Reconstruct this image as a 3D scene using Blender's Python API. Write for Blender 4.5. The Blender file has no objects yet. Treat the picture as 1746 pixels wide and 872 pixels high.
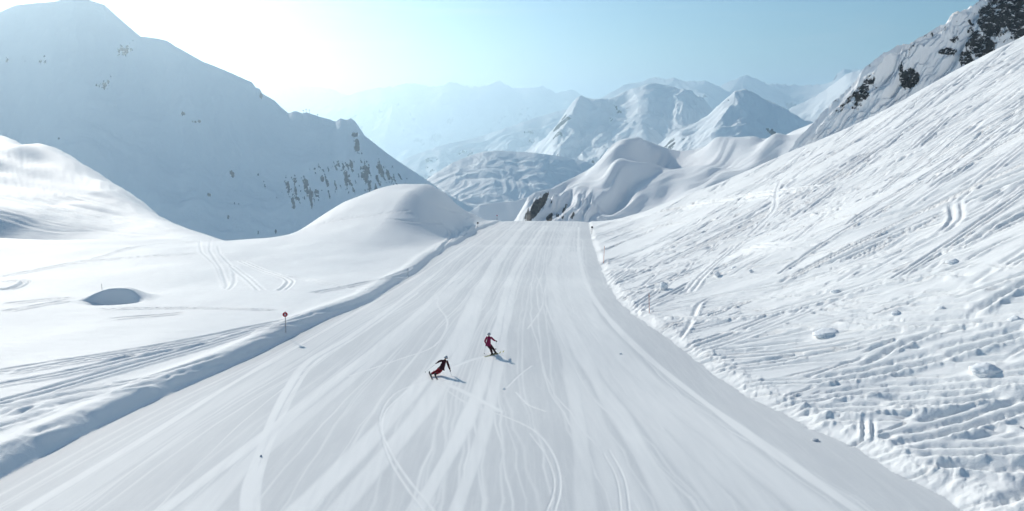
import bpy, bmesh, math, random
import numpy as np
from mathutils import Vector, Matrix
random.seed(7)
R = math.radians
SC = bpy.context.scene
COL = SC.collection

# ------------------------------------------------------------------ camera
PW, PH, F = 1746.0, 872.0, 1180.0
PITCH = math.atan((436.0 - 180.0) / F)
cam_d = bpy.data.cameras.new('camera')
cam = bpy.data.objects.new('camera', cam_d)
COL.objects.link(cam)
cam_d.sensor_width = 36.0
cam_d.lens = 36.0 * F / PW
cam_d.clip_start = 0.5
cam_d.clip_end = 120000.0
cam.location = (0, 0, 0)
cam.rotation_euler = (math.pi / 2 - PITCH, 0, 0)
SC.camera = cam

# ------------------------------------------------------------------ sky, sun, exposure
SUN_EL, SUN_AZ = R(25.0), R(-36.0)            # azimuth from +Y, positive to the right
world = bpy.data.worlds.new('World')
SC.world = world
world.use_nodes = True
nt = world.node_tree
nt.nodes.clear()
out = nt.nodes.new('ShaderNodeOutputWorld')
bg = nt.nodes.new('ShaderNodeBackground')
sky = nt.nodes.new('ShaderNodeTexSky')
sky.sky_type = 'NISHITA'
sky.sun_disc = False
sky.sun_elevation = SUN_EL
sky.sun_rotation = SUN_AZ
sky.altitude = 2200.0
sky.air_density = 1.3
sky.dust_density = 0.6
sky.ozone_density = 2.5
bg.inputs['Strength'].default_value = 0.115
tint = nt.nodes.new('ShaderNodeMix')              # the photograph's white balance: cool, slightly green sky
tint.data_type = 'RGBA'; tint.blend_type = 'MULTIPLY'
tint.inputs[0].default_value = 1.0
tint.inputs[7].default_value = (0.61, 0.89, 0.94, 1)
nt.links.new(sky.outputs[0], tint.inputs[6])
# thin, wind-drawn high cloud
tc = nt.nodes.new('ShaderNodeTexCoord'); mp = nt.nodes.new('ShaderNodeMapping')
mp.inputs['Scale'].default_value = (1.6, 2.6, 22.0); mp.inputs['Rotation'].default_value = (R(4), R(-7), R(20))
cn = nt.nodes.new('ShaderNodeTexNoise'); cn.inputs['Scale'].default_value = 1.3; cn.inputs['Detail'].default_value = 7; cn.inputs['Roughness'].default_value = 0.6; cn.inputs['Distortion'].default_value = 0.4
cr = nt.nodes.new('ShaderNodeMapRange'); cr.interpolation_type = 'SMOOTHSTEP'
cr.inputs[1].default_value = 0.50; cr.inputs[2].default_value = 0.78; cr.inputs[3].default_value = 0.0; cr.inputs[4].default_value = 0.34
cm = nt.nodes.new('ShaderNodeMix'); cm.data_type = 'RGBA'; cm.inputs[7].default_value = (6.6, 7.2, 7.6, 1)
nt.links.new(tc.outputs['Generated'], mp.inputs['Vector']); nt.links.new(mp.outputs[0], cn.inputs['Vector'])
nt.links.new(cn.outputs[0], cr.inputs[0]); nt.links.new(cr.outputs[0], cm.inputs[0])
nt.links.new(tint.outputs[2], cm.inputs[6])
nt.links.new(cm.outputs[2], bg.inputs['Color'])
nt.links.new(bg.outputs[0], out.inputs['Surface'])

sun_d = bpy.data.lights.new('sun', 'SUN')
sun_d.energy = 4.6
sun_d.angle = R(0.53)
sun_d.color = (1.0, 0.935, 0.84)
sun = bpy.data.objects.new('sun', sun_d)
COL.objects.link(sun)
SDIR = Vector((math.sin(SUN_AZ) * math.cos(SUN_EL), math.cos(SUN_AZ) * math.cos(SUN_EL), math.sin(SUN_EL)))
sun.rotation_euler = SDIR.to_track_quat('Z', 'Y').to_euler()
sun.location = (-60, 60, 80)

SC.view_settings.view_transform = 'Standard'
SC.view_settings.look = 'None'
SC.view_settings.exposure = -0.18
SC.view_settings.gamma = 1.0
SC.view_settings.use_curve_mapping = False
SC.cycles.use_denoising = True
SC.cycles.max_bounces = 6
SC.cycles.volume_bounces = 3

# ------------------------------------------------------------------ helpers
CP, SP = math.cos(PITCH), math.sin(PITCH)

def ray(px, py):
    """direction of the line of sight through a photo pixel, scaled to y = 1"""
    px = np.asarray(px, float); py = np.asarray(py, float)
    u = (px - PW / 2) / F; v = (PH / 2 - py) / F
    x = u; y = CP + v * SP; z = -SP + v * CP
    return x / y, z / y

def smooth(e0, e1, x):
    t = np.clip((x - e0) / (e1 - e0), 0, 1)
    return t * t * (3 - 2 * t)

def softplus(t, w):
    t = t / w
    return w * np.where(t > 30, t, np.log1p(np.exp(np.minimum(t, 30))))

_rng = np.random.default_rng(5)
_ang = _rng.uniform(0, 2 * math.pi, (256, 256))
_GRX = np.cos(_ang).astype(np.float32).ravel(); _GRY = np.sin(_ang).astype(np.float32).ravel()
def noise(x, y, seed=0):
    """gradient noise, about -1..1"""
    x = np.asarray(x, np.float64) + (seed * 37.31) % 251; y = np.asarray(y, np.float64) + (seed * 91.73) % 241
    fx = np.floor(x); fy = np.floor(y)
    ix = fx.astype(np.int32) & 255; iy = fy.astype(np.int32) & 255
    fx = (x - fx).astype(np.float32); fy = (y - fy).astype(np.float32)
    ux = fx * fx * fx * (fx * (fx * 6 - 15) + 10); uy = fy * fy * fy * (fy * (fy * 6 - 15) + 10)
    ix1 = (ix + 1) & 255; r0 = iy << 8; r1 = ((iy + 1) & 255) << 8
    def g(i, dx, dy): return _GRX[i] * (fx - dx) + _GRY[i] * (fy - dy)
    a = g(r0 | ix, 0, 0); n0 = a + (g(r0 | ix1, 1, 0) - a) * ux
    a = g(r1 | ix, 0, 1); n1 = a + (g(r1 | ix1, 1, 1) - a) * ux
    return (n0 + (n1 - n0) * uy) * 1.5

def fbm(x, y, octv=4, seed=0, gain=0.5, ridged=False):
    s = 0; a = 1.0; t = 0
    for o in range(octv):
        n = noise(x * 2 ** o + 17.3 * o, y * 2 ** o - 9.1 * o, seed + o)
        if ridged:
            n = 1 - 2 * np.abs(n)
        s = s + a * n; t += a; a *= gain
    return s / t

def tag(o, label=None, cat=None, group=None, kind=None):
    if label: o['label'] = label
    if cat: o['category'] = cat
    if group: o['group'] = group
    if kind: o['kind'] = kind
    return o

def mesh_np(name, co, quads, mat, attrs=None, parent=None, smooth_shade=True):
    me = bpy.data.meshes.new(name)
    co = np.asarray(co, np.float32); quads = np.asarray(quads, np.int32)
    k = quads.shape[1]
    me.vertices.add(len(co)); me.vertices.foreach_set('co', co.ravel())
    me.loops.add(quads.size); me.loops.foreach_set('vertex_index', quads.ravel())
    me.polygons.add(len(quads))
    me.polygons.foreach_set('loop_start', np.arange(0, quads.size, k, dtype=np.int32))
    me.polygons.foreach_set('use_smooth', np.full(len(quads), smooth_shade, dtype=bool))
    me.update(calc_edges=True)
    for an, av in (attrs or {}).items():
        at = me.attributes.new(an, 'FLOAT', 'POINT')
        at.data.foreach_set('value', np.asarray(av, np.float32).ravel())
    if mat: me.materials.append(mat)
    o = bpy.data.objects.new(name, me)
    COL.objects.link(o)
    if parent: o.parent = parent
    return o

def grid_quads(nr, nc):
    i = np.arange(nr * nc).reshape(nr, nc)
    return np.stack([i[:-1, :-1], i[:-1, 1:], i[1:, 1:], i[1:, :-1]], -1).reshape(-1, 4)

# ------------------------------------------------------------------ materials
class NT:
    def __init__(self, name):
        self.m = bpy.data.materials.new(name)
        self.m.use_nodes = True
        self.t = self.m.node_tree
        self.b = self.t.nodes['Principled BSDF']
    def n(self, kind, **kw):
        nd = self.t.nodes.new(kind)
        for k, v in kw.items():
            if k.startswith('i_'): nd.inputs[int(k[2:]) if k[2:].isdigit() else k[2:].replace('_', ' ')].default_value = v
            else: setattr(nd, k, v)
        return nd
    def l(self, a, b): self.t.links.new(a, b)
    def noise(self, vec, scale, detail=4, rough=0.55):
        nd = self.n('ShaderNodeTexNoise'); nd.inputs['Scale'].default_value = scale
        nd.inputs['Detail'].default_value = detail; nd.inputs['Roughness'].default_value = rough
        self.l(vec, nd.inputs['Vector']); return nd.outputs[0]
    def math(self, op, a, b=None, c=None, clamp=False):
        nd = self.n('ShaderNodeMath', operation=op, use_clamp=clamp)
        for i, v in enumerate((a, b, c)):
            if v is None: continue
            if isinstance(v, (int, float)): nd.inputs[i].default_value = v
            else: self.l(v, nd.inputs[i])
        return nd.outputs[0]
    def mix(self, f, a, b):
        nd = self.n('ShaderNodeMix', data_type='RGBA')
        for s, v in ((0, f), (6, a), (7, b)):
            if isinstance(v, (int, float)): nd.inputs[s].default_value = v
            elif isinstance(v, tuple): nd.inputs[s].default_value = (*v, 1)
            else: self.l(v, nd.inputs[s])
        return nd.outputs[2]
    def ramp(self, v, lo, hi):
        nd = self.n('ShaderNodeMapRange', interpolation_type='SMOOTHSTEP')
        self.l(v, nd.inputs[0]); nd.inputs[1].default_value = lo; nd.inputs[2].default_value = hi
        return nd.outputs[0]
    def attr(self, name):
        nd = self.n('ShaderNodeAttribute', attribute_name=name); return nd.outputs['Fac']
    def pos(self):
        return self.n('ShaderNodeNewGeometry').outputs['Position']
    def bump(self, h, dist, strength=1.0, prev=None):
        nd = self.n('ShaderNodeBump'); nd.inputs['Distance'].default_value = dist
        if isinstance(strength, (int, float)): nd.inputs['Strength'].default_value = strength
        else: self.l(strength, nd.inputs['Strength'])
        self.l(h, nd.inputs['Height'])
        if prev is not None: self.l(prev, nd.inputs['Normal'])
        return nd.outputs[0]

def mat_snow(name, piste=False):
    k = NT(name); p = k.pos()
    n1 = k.noise(p, 1.1, 6, 0.62); n2 = k.noise(p, 9.0, 3, 0.6)
    tone = k.ramp(k.noise(p, 0.05, 4), 0.3, 0.7)
    if piste:
        base = k.mix(tone, (0.695, 0.695, 0.695), (0.76, 0.755, 0.745))
        mg = k.n('ShaderNodeMapping'); k.l(p, mg.inputs['Vector']); mg.inputs['Scale'].default_value = (3.2, 0.22, 1.0)
        base = k.mix(k.math('MULTIPLY', k.ramp(k.noise(mg.outputs[0], 1.0, 7, 0.7), 0.42, 0.66), 0.30), base, (0.88, 0.87, 0.85))
        base = k.mix(k.math('MULTIPLY', k.ramp(k.noise(p, 5.0, 6, 0.75), 0.48, 0.72), 0.22), base, (0.60, 0.61, 0.62))
        base = k.mix(k.attr('scrape'), base, (0.95, 0.935, 0.91))
    else:
        base = k.mix(tone, (0.895, 0.885, 0.87), (0.93, 0.92, 0.90))
    k.l(base, k.b.inputs['Base Color'])
    k.b.inputs['Roughness'].default_value = 0.68
    k.b.inputs['Specular IOR Level'].default_value = 0.20
    h = k.math('ADD', k.math('MULTIPLY', n1, 0.7), k.math('MULTIPLY', n2, 0.3))
    mpn = k.n('ShaderNodeMapping'); k.l(p, mpn.inputs['Vector']); mpn.inputs['Scale'].default_value = (0.25, 0.9, 0.5); mpn.inputs['Rotation'].default_value = (0, 0, R(35))
    n3 = k.noise(mpn.outputs[0], 1.0, 5, 0.55)                       # wind-drawn ripples
    if piste:
        nb = k.bump(h, 0.05, 0.5)
    else:
        nb = k.bump(h, 0.09, k.math('MULTIPLY_ADD', k.attr('churn'), 0.85, 0.10), k.bump(n3, 0.22, 0.35))
    k.l(nb, k.b.inputs['Normal'])
    return k.m

def mat_mountain(name, nscale, bumpd, rockcol=((0.035, 0.036, 0.04), (0.12, 0.115, 0.11)), edge=0.55, flecks=False):
    k = NT(name); p = k.pos()
    n1 = k.noise(p, nscale, 6, 0.65); n2 = k.noise(p, nscale * 5, 5, 0.6)
    f = k.math('ADD', k.attr('rock'), k.math('MULTIPLY', k.math('SUBTRACT', n2, 0.5), edge))
    f = k.ramp(f, 0.44, 0.56)
    if flecks:                                            # snow caught on the ledges of the rock
        mp = k.n('ShaderNodeMapping'); k.l(p, mp.inputs['Vector']); mp.inputs['Scale'].default_value = (0.30, 0.30, 0.75); mp.inputs['Rotation'].default_value = (R(18), R(-22), 0)
        f = k.math('MULTIPLY', f, k.ramp(k.noise(mp.outputs[0], 1.0, 6, 0.68), 0.64, 0.56))
    rc = k.mix(k.ramp(k.noise(p, nscale * 9, 5, 0.7), 0.35, 0.65), *rockcol)
    sn = k.mix(n1, (0.87, 0.87, 0.87), (0.93, 0.925, 0.92))
    k.l(k.mix(f, sn, rc), k.b.inputs['Base Color'])
    k.b.inputs['Roughness'].default_value = 0.75
    k.b.inputs['Specular IOR Level'].default_value = 0.15
    k.l(k.bump(k.math('ADD', n1, k.math('MULTIPLY', n2, k.math('MULTIPLY_ADD', f, 0.5, 0.08))), bumpd, 0.6), k.b.inputs['Normal'])
    return k.m

def mat_plain(name, col, rough=0.6, spec=0.3, var=0.0, scale=30.0, metal=0.0):
    k = NT(name)
    if var:
        p = k.n('ShaderNodeTexCoord').outputs['Object']
        lo = tuple(c * (1 - var) for c in col); hi = tuple(min(1, c * (1 + var)) for c in col)
        k.l(k.mix(k.noise(p, scale, 4), lo, hi), k.b.inputs['Base Color'])
    else:
        k.b.inputs['Base Color'].default_value = (*col, 1)
    k.b.inputs['Roughness'].default_value = rough
    k.b.inputs['Specular IOR Level'].default_value = spec
    k.b.inputs['Metallic'].default_value = metal
    return k.m

M_FIELD = mat_snow('field_snow')
M_PISTE = mat_snow('groomed_snow', True)

# ------------------------------------------------------------------ near ground: one height function
P0, PS = -13.0, 0.113
LEFT_PX = [(-260, 945), (-100, 865), (0, 815), (100, 765), (200, 715), (300, 665), (400, 618), (500, 575), (600, 533), (640, 513), (700, 470), (760, 428), (800, 404), (830, 387), (862, 375)]
RIGHT_PX = [(2000, 1080), (1800, 962), (1640, 872), (1500, 790), (1380, 725), (1250, 655), (1150, 588), (1080, 540), (1050, 510), (1035, 480), (1022, 450), (1012, 420), (1006, 395), (1003, 375)]
def plane_hit(pts):
    a = np.array(pts, float); rx, rz = ray(a[:, 0], a[:, 1])
    y = P0 / (rz + PS); return rx * y, y
_lx, _ly = plane_hit(LEFT_PX); _rx, _ry = plane_hit(RIGHT_PX)
_o = np.argsort(_ly); _lx, _ly = _lx[_o], _ly[_o]
_o = np.argsort(_ry); _rx, _ry = _rx[_o], _ry[_o]
def wob(y, s): return 0.25 * noise(y * 0.35, y * 0 + 3.3, s) + 0.10 * noise(y * 1.3, y * 0 + 1.7, s + 1)
def XL(y): return np.interp(y, _ly, _lx) + 0.12 * noise(y * 0.12, y * 0 + 3.3, 3)
def XR(y): return np.interp(y, _ry, _rx) + wob(y, 8)

# left terrain: thin plate spline through surveyed points (x, y, z)
_ctl = []
def ctl_px(px, py, y):
    rx, rz = ray(px, py); _ctl.append((float(rx) * y, y, float(rz) * y))
for yy in (10, 40, 80, 120):
    for xx in (-30, -70, -130): _ctl.append((xx - yy * 0.2, yy, P0 - PS * yy + 0.8))
for px, py, y in [(0, 406, 158), (100, 407, 158), (200, 406, 158), (300, 405, 160), (400, 403, 160), (480, 404, 160),
                  (0, 408, 188), (0, 358, 201), (0, 344, 218), (0, 330, 245), (0, 315, 270), (0, 290, 300), (0, 256, 340), (0, 230, 400),
                  (60, 408, 190), (60, 368, 203), (60, 354, 221), (60, 336, 248), (60, 316, 270), (60, 283, 300), (60, 243, 335), (120, 408, 191), (120, 383, 203), (120, 364, 220), (120, 342, 245), (120, 312, 270), (120, 276, 300),
                  (180, 394, 200), (180, 373, 215), (180, 342, 237), (180, 317, 257), (180, 297, 277), (240, 396, 190), (240, 376, 205), (240, 352, 221), (240, 333, 237), (300, 400, 176), (300, 383, 190), (300, 362, 206),
                  (-200, 220, 330), (-200, 330, 220)]:
    ctl_px(px, py, y)
_ctl += [(-128, 184, -38.0), (-105, 180, -36.0), (-20, 160, -30.2), (-20, 200, -34.8), (-20, 240, -39.3)]
_ctl = np.array(_ctl)
def _tps(r2): return np.where(r2 > 1e-9, r2 * np.log(np.maximum(r2, 1e-9)), 0) * 0.5
_n = len(_ctl); _A = np.zeros((_n + 3, _n + 3))
_q = _ctl[:, :2] / 100.0
_A[:_n, :_n] = _tps(((_q[:, None] - _q[None]) ** 2).sum(-1)) + np.eye(_n) * 1e-4
_A[:_n, _n] = 1; _A[:_n, _n + 1:] = _q; _A[_n, :_n] = 1; _A[_n + 1:, :_n] = _q.T
_w = np.linalg.solve(_A, np.concatenate([_ctl[:, 2], np.zeros(3)]))
def left_base(x, y):
    x = x / 100.0; y = y / 100.0
    z = _w[_n] + _w[_n + 1] * x + _w[_n + 2] * y
    for i in range(_n):
        z = z + _w[i] * _tps((x - _q[i, 0]) ** 2 + (y - _q[i, 1]) ** 2)
    return z

EDGE_X = [-700, -420, -296, -231, -191, -161, -126, -100, -68, -52, -44, -30, -12, -2, 6, 24, 34, 60, 90, 162, 300, 600]
EDGE_Y = [700, 520, 418, 350, 309, 279, 236, 207, 170, 169, 192, 214, 248, 266, 272, 268, 240, 205, 186, 219, 300, 420]

def G0(x, y):
    """height of the near ground without tracks"""
    x = np.asarray(x, float); y = np.asarray(y, float)
    zp = P0 - PS * y + 0.22 * np.sin(y * 0.105 + 0.6) * smooth(15, 50, y) + 0.10 * np.sin(y * 0.24 + x * 0.05)
    xl = XL(y); xr = XR(y)
    dl = xl - x; dr = x - xr
    # left of the piste
    hb = np.interp(y, [0, 60, 120, 200, 260], [0.62, 0.62, 0.6, 0.55, 0.35])
    zl = left_base(x, y) - (P0 - PS * y) - 0.8
    zl = zl * smooth(2, 26, dl) + hb * smooth(-0.1, 0.95, dl) + 0.25 * np.exp(-((dl - 1.6) / 1.0) ** 2) * smooth(0, 1, dl)
    zl = zl + (0.45 * noise(x / 22, y / 22, 21) + 0.12 * noise(x / 7, y / 9, 22) + smooth(185, 225, y) * (1.5 * noise((y - 180 + 0.5 * (x + 150)) / 15, x / 130 + 3.1, 25) + 0.6 * noise((y - 180 + 0.5 * (x + 150)) / 6, x / 50, 26)) + smooth(165, 215, y) * (0.25 * noise((x + 0.6 * y) / 13, (y - x) / 70, 23) + 0.14 * noise((x + 0.6 * y) / 5, (y - x) / 40, 24))) * smooth(2, 9, dl)
    kn = 12.2 * np.exp(-((x + 28) / np.where(x < -28, 16.0, 17.0)) ** 2 / 2 - ((y - 204) / np.where(y < 204, 30.0, 26.0)) ** 2 / 2)
    kn2 = 3.4 * np.exp(-((x + 17) / 9.0) ** 2 / 2 - ((y - 163) / 13.0) ** 2 / 2)
    kn = 12.2 * (1 - np.exp(-1.5 * kn / 12.2)) / (1 - math.exp(-1.5))
    zl = zl + (kn + kn2) * smooth(0.0, 16, dl)
    # right of the piste
    d = np.maximum(dr, 0)
    zr = 0.30 * smooth(0, 1.2, dr) + 0.50 * softplus(d - 6, 7) - 0.50 * 7 * math.log1p(math.exp(-6 / 7.0))
    zr = zr + (0.8 * noise(x / 30, y / 24, 31) + 0.22 * noise(x / 8, y / 6, 32)) * smooth(2, 12, dr)
    z = zp + np.where(dl > 0, zl, 0) + np.where(dr > 0, zr, 0)
    ye = np.interp(x, EDGE_X, EDGE_Y)
    return z - (0.62 + 0.3 * smooth(-60, -110, x)) * softplus(y - ye, 7.0)

def Gq(x, y, field=None):
    """the same from the survey grid (fast)"""
    f = GZ if field is None else field
    r = np.interp(np.hypot(x, y), RR, IDX_R); a = np.interp(np.arctan2(x, y), AZ, IDX_A)
    i = np.minimum(r.astype(int), len(RR) - 2); j = np.minimum(a.astype(int), len(AZ) - 2)
    fr = r - i; fa = a - j
    return (f[i, j] * (1 - fa) + f[i, j + 1] * fa) * (1 - fr) + (f[i + 1, j] * (1 - fa) + f[i + 1, j + 1] * fa) * fr

def hit(px, py, fn=Gq, y0=8.0, y1=520.0, n=420):
    """where the line of sight through a photo pixel meets the ground"""
    px = np.atleast_1d(np.asarray(px, float)); py = np.atleast_1d(np.asarray(py, float))
    rx, rz = ray(px, py)
    ys = np.geomspace(y0, y1, n)
    X = rx[:, None] * ys; Z = rz[:, None] * ys
    below = Z < fn(X, np.broadcast_to(ys, X.shape))
    ok = below.any(1); j = np.clip(below.argmax(1), 1, n - 1)
    a = ys[j - 1].copy(); b = ys[j].copy()
    for _ in range(14):
        m = (a + b) / 2; lo = rz * m < fn(rx * m, m)
        b = np.where(lo, m, b); a = np.where(lo, a, m)
    return rx * b, b, rz * b, ok

# polar grid, denser near the viewer
NA, NR = 1180, 860
AZ = np.concatenate([np.linspace(R(-62), R(-41), 60, endpoint=False), np.linspace(R(-41), R(41), NA - 120), np.linspace(R(41), R(62), 61)[1:]])
RR = np.geomspace(6.0, 20.0, 60, endpoint=False)
RR = np.concatenate([RR, np.geomspace(20.0, 300.0, NR - 110, endpoint=False), np.geomspace(300.0, 720.0, 50)])
NA, NR = len(AZ), len(RR)
GX = RR[:, None] * np.sin(AZ)[None]; GY = RR[:, None] * np.cos(AZ)[None]
GZ = G0(GX, GY)
DISP = np.zeros_like(GZ); SCR = np.zeros_like(GZ); CH = np.zeros_like(GZ)
IDX_A = np.arange(NA); IDX_R = np.arange(NR)

def stroke(wx, wy, reach, fn):
    """call fn(sub-slices, distance to the line, run along it, side) around every piece of a world polyline"""
    run = 0.0
    tot = float(np.hypot(np.diff(wx), np.diff(wy)).sum())
    for k in range(len(wx) - 1):
        ax, ay, bx, by = wx[k], wy[k], wx[k + 1], wy[k + 1]
        L = math.hypot(bx - ax, by - ay)
        if L < 1e-6: continue
        r0 = min(math.hypot(ax, ay), math.hypot(bx, by)) - reach; r1 = max(math.hypot(ax, ay), math.hypot(bx, by)) + reach
        rm = max(r0, 6.0)
        t0 = min(math.atan2(ax, ay), math.atan2(bx, by)) - reach / rm; t1 = max(math.atan2(ax, ay), math.atan2(bx, by)) + reach / rm
        i0, i1 = np.searchsorted(RR, (r0, r1)); j0, j1 = np.searchsorted(AZ, (t0, t1))
        if i1 <= i0 or j1 <= j0: run += L; continue
        s = (slice(i0, i1), slice(j0, j1))
        x = GX[s] - ax; y = GY[s] - ay
        ux, uy = (bx - ax) / L, (by - ay) / L
        t = x * ux + y * uy; c = x * uy - y * ux
        tc = np.clip(t, 0, L)
        d = np.hypot(x - tc * ux, y - tc * uy)
        ins = (t >= -0.3) & (t < L + 0.3)
        fn(s, np.where(ins, np.abs(c), d), run + tc, np.sign(c), ins, tot)
        run += L

def curve(pts, step=11.0):
    """smooth a pixel polyline (Catmull-Rom)"""
    p = np.array(pts, float)
    if len(p) < 3:
        n = max(2, int(np.hypot(*(p[1] - p[0])) / step)); t = np.linspace(0, 1, n)[:, None]
        return p[0] * (1 - t) + p[1] * t
    q = np.vstack([2 * p[0] - p[1], p, 2 * p[-1] - p[-2]]); o = []
    for i in range(1, len(q) - 2):
        n = max(2, int(np.hypot(*(q[i + 1] - q[i])) / step)); t = np.linspace(0, 1, n, endpoint=False)[:, None]
        o.append(0.5 * (2 * q[i] + (q[i + 1] - q[i - 1]) * t + (2 * q[i - 1] - 5 * q[i] + 4 * q[i + 1] - q[i + 2]) * t ** 2 + (3 * q[i] - q[i - 1] - 3 * q[i + 1] + q[i + 2]) * t ** 3))
    return np.vstack(o + [p[-1:]])

def carve(wx, wy, w=0.3, depth=0.10, rough=0.0, berm=0.5, churn=0.0, seed=0):
    new = {}
    def f(s, d, run, side, inside, tot):
        if not inside.any(): return
        ww = w * (1 + 0.3 * noise(run * 0.6, run * 0 + seed * 1.7, 5))
        tp = smooth(0, 1.2, run) * smooth(0, 1.2, tot - run) * inside
        g = np.exp(-(d / ww) ** 2 * 1.5)
        b = np.exp(-((d - ww * 1.5) / (ww * 0.7)) ** 2)
        amp = 1 + rough * 0.3 * noise(GX[s] * 1.3, GY[s] * 1.3, 41) + rough * 0.3 * noise(GX[s] * 3.7, GY[s] * 3.7, 42)
        h = depth * (-g + berm * b * (0.7 + 0.5 * side)) * amp
        wg = np.exp(-(d / (ww * 2.3)) ** 6) * tp
        DISP[s] = DISP[s] * (1 - wg) + h * tp
        if churn: CH[s] = np.maximum(CH[s], tp * churn * np.exp(-(d / (ww * 2.2)) ** 2))
    stroke(wx, wy, w * 4, f)

def px_track(pts, w=0.3, depth=0.1, pair=0.0, **kw):
    c = curve(pts)
    x, y, z, ok = hit(c[:, 0], c[:, 1])
    x, y = x[ok], y[ok]
    if len(x) < 2: return
    w = w * max(1.0, float(y.mean()) / 110.0)
    cl = np.concatenate([[0], np.cumsum(np.hypot(np.diff(x), np.diff(y)))])
    if cl[-1] < 0.8: return
    q = np.linspace(0, cl[-1], max(3, int(cl[-1] / 1.3) + 1))
    x, y = np.interp(q, cl, x), np.interp(q, cl, y)
    for _ in range(2):
        x[1:-1] = (x[:-2] + 2 * x[1:-1] + x[2:]) / 4; y[1:-1] = (y[:-2] + 2 * y[1:-1] + y[2:]) / 4
    if pair:
        tx = np.gradient(x); ty = np.gradient(y); L = np.hypot(tx, ty) + 1e-9
        for s in (-0.5, 0.5):
            carve(x + s * pair * ty / L, y - s * pair * tx / L, w, depth, seed=random.randint(0, 999), **kw)
    else:
        carve(x, y, w, depth, seed=random.randint(0, 999), **kw)

# ------------------------------------------------------------------ ski tracks pressed into the snow
def zoomed(o, k, pts): return [(o[0] + x / k, o[1] + y / k) for x, y in pts]
# left snowfield
for pts in [[(-120, 655), (0, 633), (141, 611), (282, 589), (395, 566), (485, 546), (600, 521)],
            [(-120, 680), (0, 656), (113, 637), (226, 609), (339, 586), (485, 552), (600, 527), (660, 498), (730, 450), (790, 415)],
            [(-120, 715), (0, 687), (113, 656), (226, 623), (339, 592), (451, 559)],
            [(0, 713), (56, 687), (141, 665), (254, 645), (339, 620), (395, 611)],
            [(0, 640), (120, 618), (250, 598), (360, 578)]]:
    px_track(pts, 0.24, 0.17, pair=0.75, rough=0.4, berm=0.55, churn=0.3)
for pts in [[(0, 473), (85, 456), (169, 439), (226, 422), (299, 414), (380, 409)], [(113, 450), (226, 439), (395, 431)], [(0, 520), (68, 512), (135, 507)], [(0, 533), (60, 522), (120, 512)],
            [(341, 408), (344, 431), (367, 450), (387, 493)], [(361, 405), (358, 428), (375, 453), (389, 490)], [(370, 405), (375, 433), (395, 453), (401, 481), (390, 495)], [(395, 453), (429, 479), (446, 496)],
            [(412, 445), (463, 465), (525, 476), (600, 490), (650, 497)], [(463, 465), (497, 479), (480, 496)], [(530, 500), (600, 487), (680, 468), (760, 443)], [(0, 482), (34, 477), (48, 480), (23, 493), (0, 496)],
            [(160, 528), (310, 525), (480, 529)], [(180, 545), (320, 533)], [(420, 585), (470, 578), (520, 572)], [(380, 615), (440, 600), (480, 590)], [(250, 660), (330, 640), (400, 622)],
            [(500, 398), (560, 378), (640, 366), (700, 358)], [(655, 375), (700, 377), (752, 379)], [(700, 330), (720, 340), (760, 355), (830, 372)], [(430, 405), (520, 385), (600, 368)],
            [(770, 382), (785, 395), (775, 412), (765, 430)], [(785, 380), (800, 392), (790, 405)], [(800, 378), (812, 388), (800, 400)], [(760, 385), (772, 400), (760, 420), (750, 436)], [(790, 372), (830, 366), (850, 374)]]:
    px_track(pts, 0.24, 0.05 if 335 < pts[0][0] < 400 else 0.13 if 400 < pts[0][0] < 470 else 0.24, pair=0.6 if random.random() < 0.6 else 0, rough=0.3, churn=0.2)
for pts in [[(-60, 740), (0, 728), (60, 712), (110, 690)], [(-40, 790), (0, 770), (60, 752), (140, 718)], [(0, 700), (70, 682), (150, 664), (230, 652)], [(60, 700), (150, 675), (240, 660), (300, 648)], [(30, 745), (110, 722), (170, 700)]]:
    px_track(pts, 0.40, 0.13, rough=0.9, berm=0.6, churn=0.6)
# sweeping lines on the rise at the far left
for i in range(34):
    t = i / 33.0; a = random.uniform(-14, 14)
    y0 = 262 + 105 * t + a
    px_track([(-40, y0 - 14), (0 + 40 * random.random(), y0), (90, y0 + 22 + 10 * (1 - t)), (190, min(395, y0 + 62 - 22 * t)), (300 - 40 * random.random(), min(401, y0 + 100 - 52 * t))], 0.35, 0.16, rough=0.3, pair=0.0 if i % 3 else 1.1)
# right slope, the hundreds of older lines
cand = []
for i in range(1250):
    px = random.uniform(1010, 1900); py = random.uniform(40, 872)
    cand.append((px, py))
ca = np.array(cand); hx, hy, hz, hok = hit(ca[:, 0], ca[:, 1])
for (px, py), x, y, ok in zip(cand, hx, hy, hok):
    if not ok or x - XR(y) < 1.5: continue
    k = max(0.0, min(1.0, (540 - py) / 260.0))
    if y < 85 and random.random() < 0.72: continue
    sl = 0.16 + 0.50 * k + random.gauss(0, 0.10 + 0.09 * (1 - k))
    if px < 1150: sl *= 0.5 + 0.5 * (px - 1000) / 150
    n = (random.uniform(22, 95) if random.random() < 0.66 else random.uniform(110, 240)) * (1 + (1 - k)); ws = 0.55 + y / 130.0; bend = random.uniform(-0.09, 0.09)
    pts = [(px + t * n, py - t * n * sl + bend * n * (t * t - 0.3)) for t in (-1, -.5, 0, .5, 1)]
    px_track(pts, ws * random.uniform(0.14, 0.34), ws * random.uniform(0.09, 0.30), rough=random.uniform(.3, .8), berm=0.5, churn=random.uniform(.2, .9), pair=random.choice([0, 0, 0.6, 0.8]))

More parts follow.
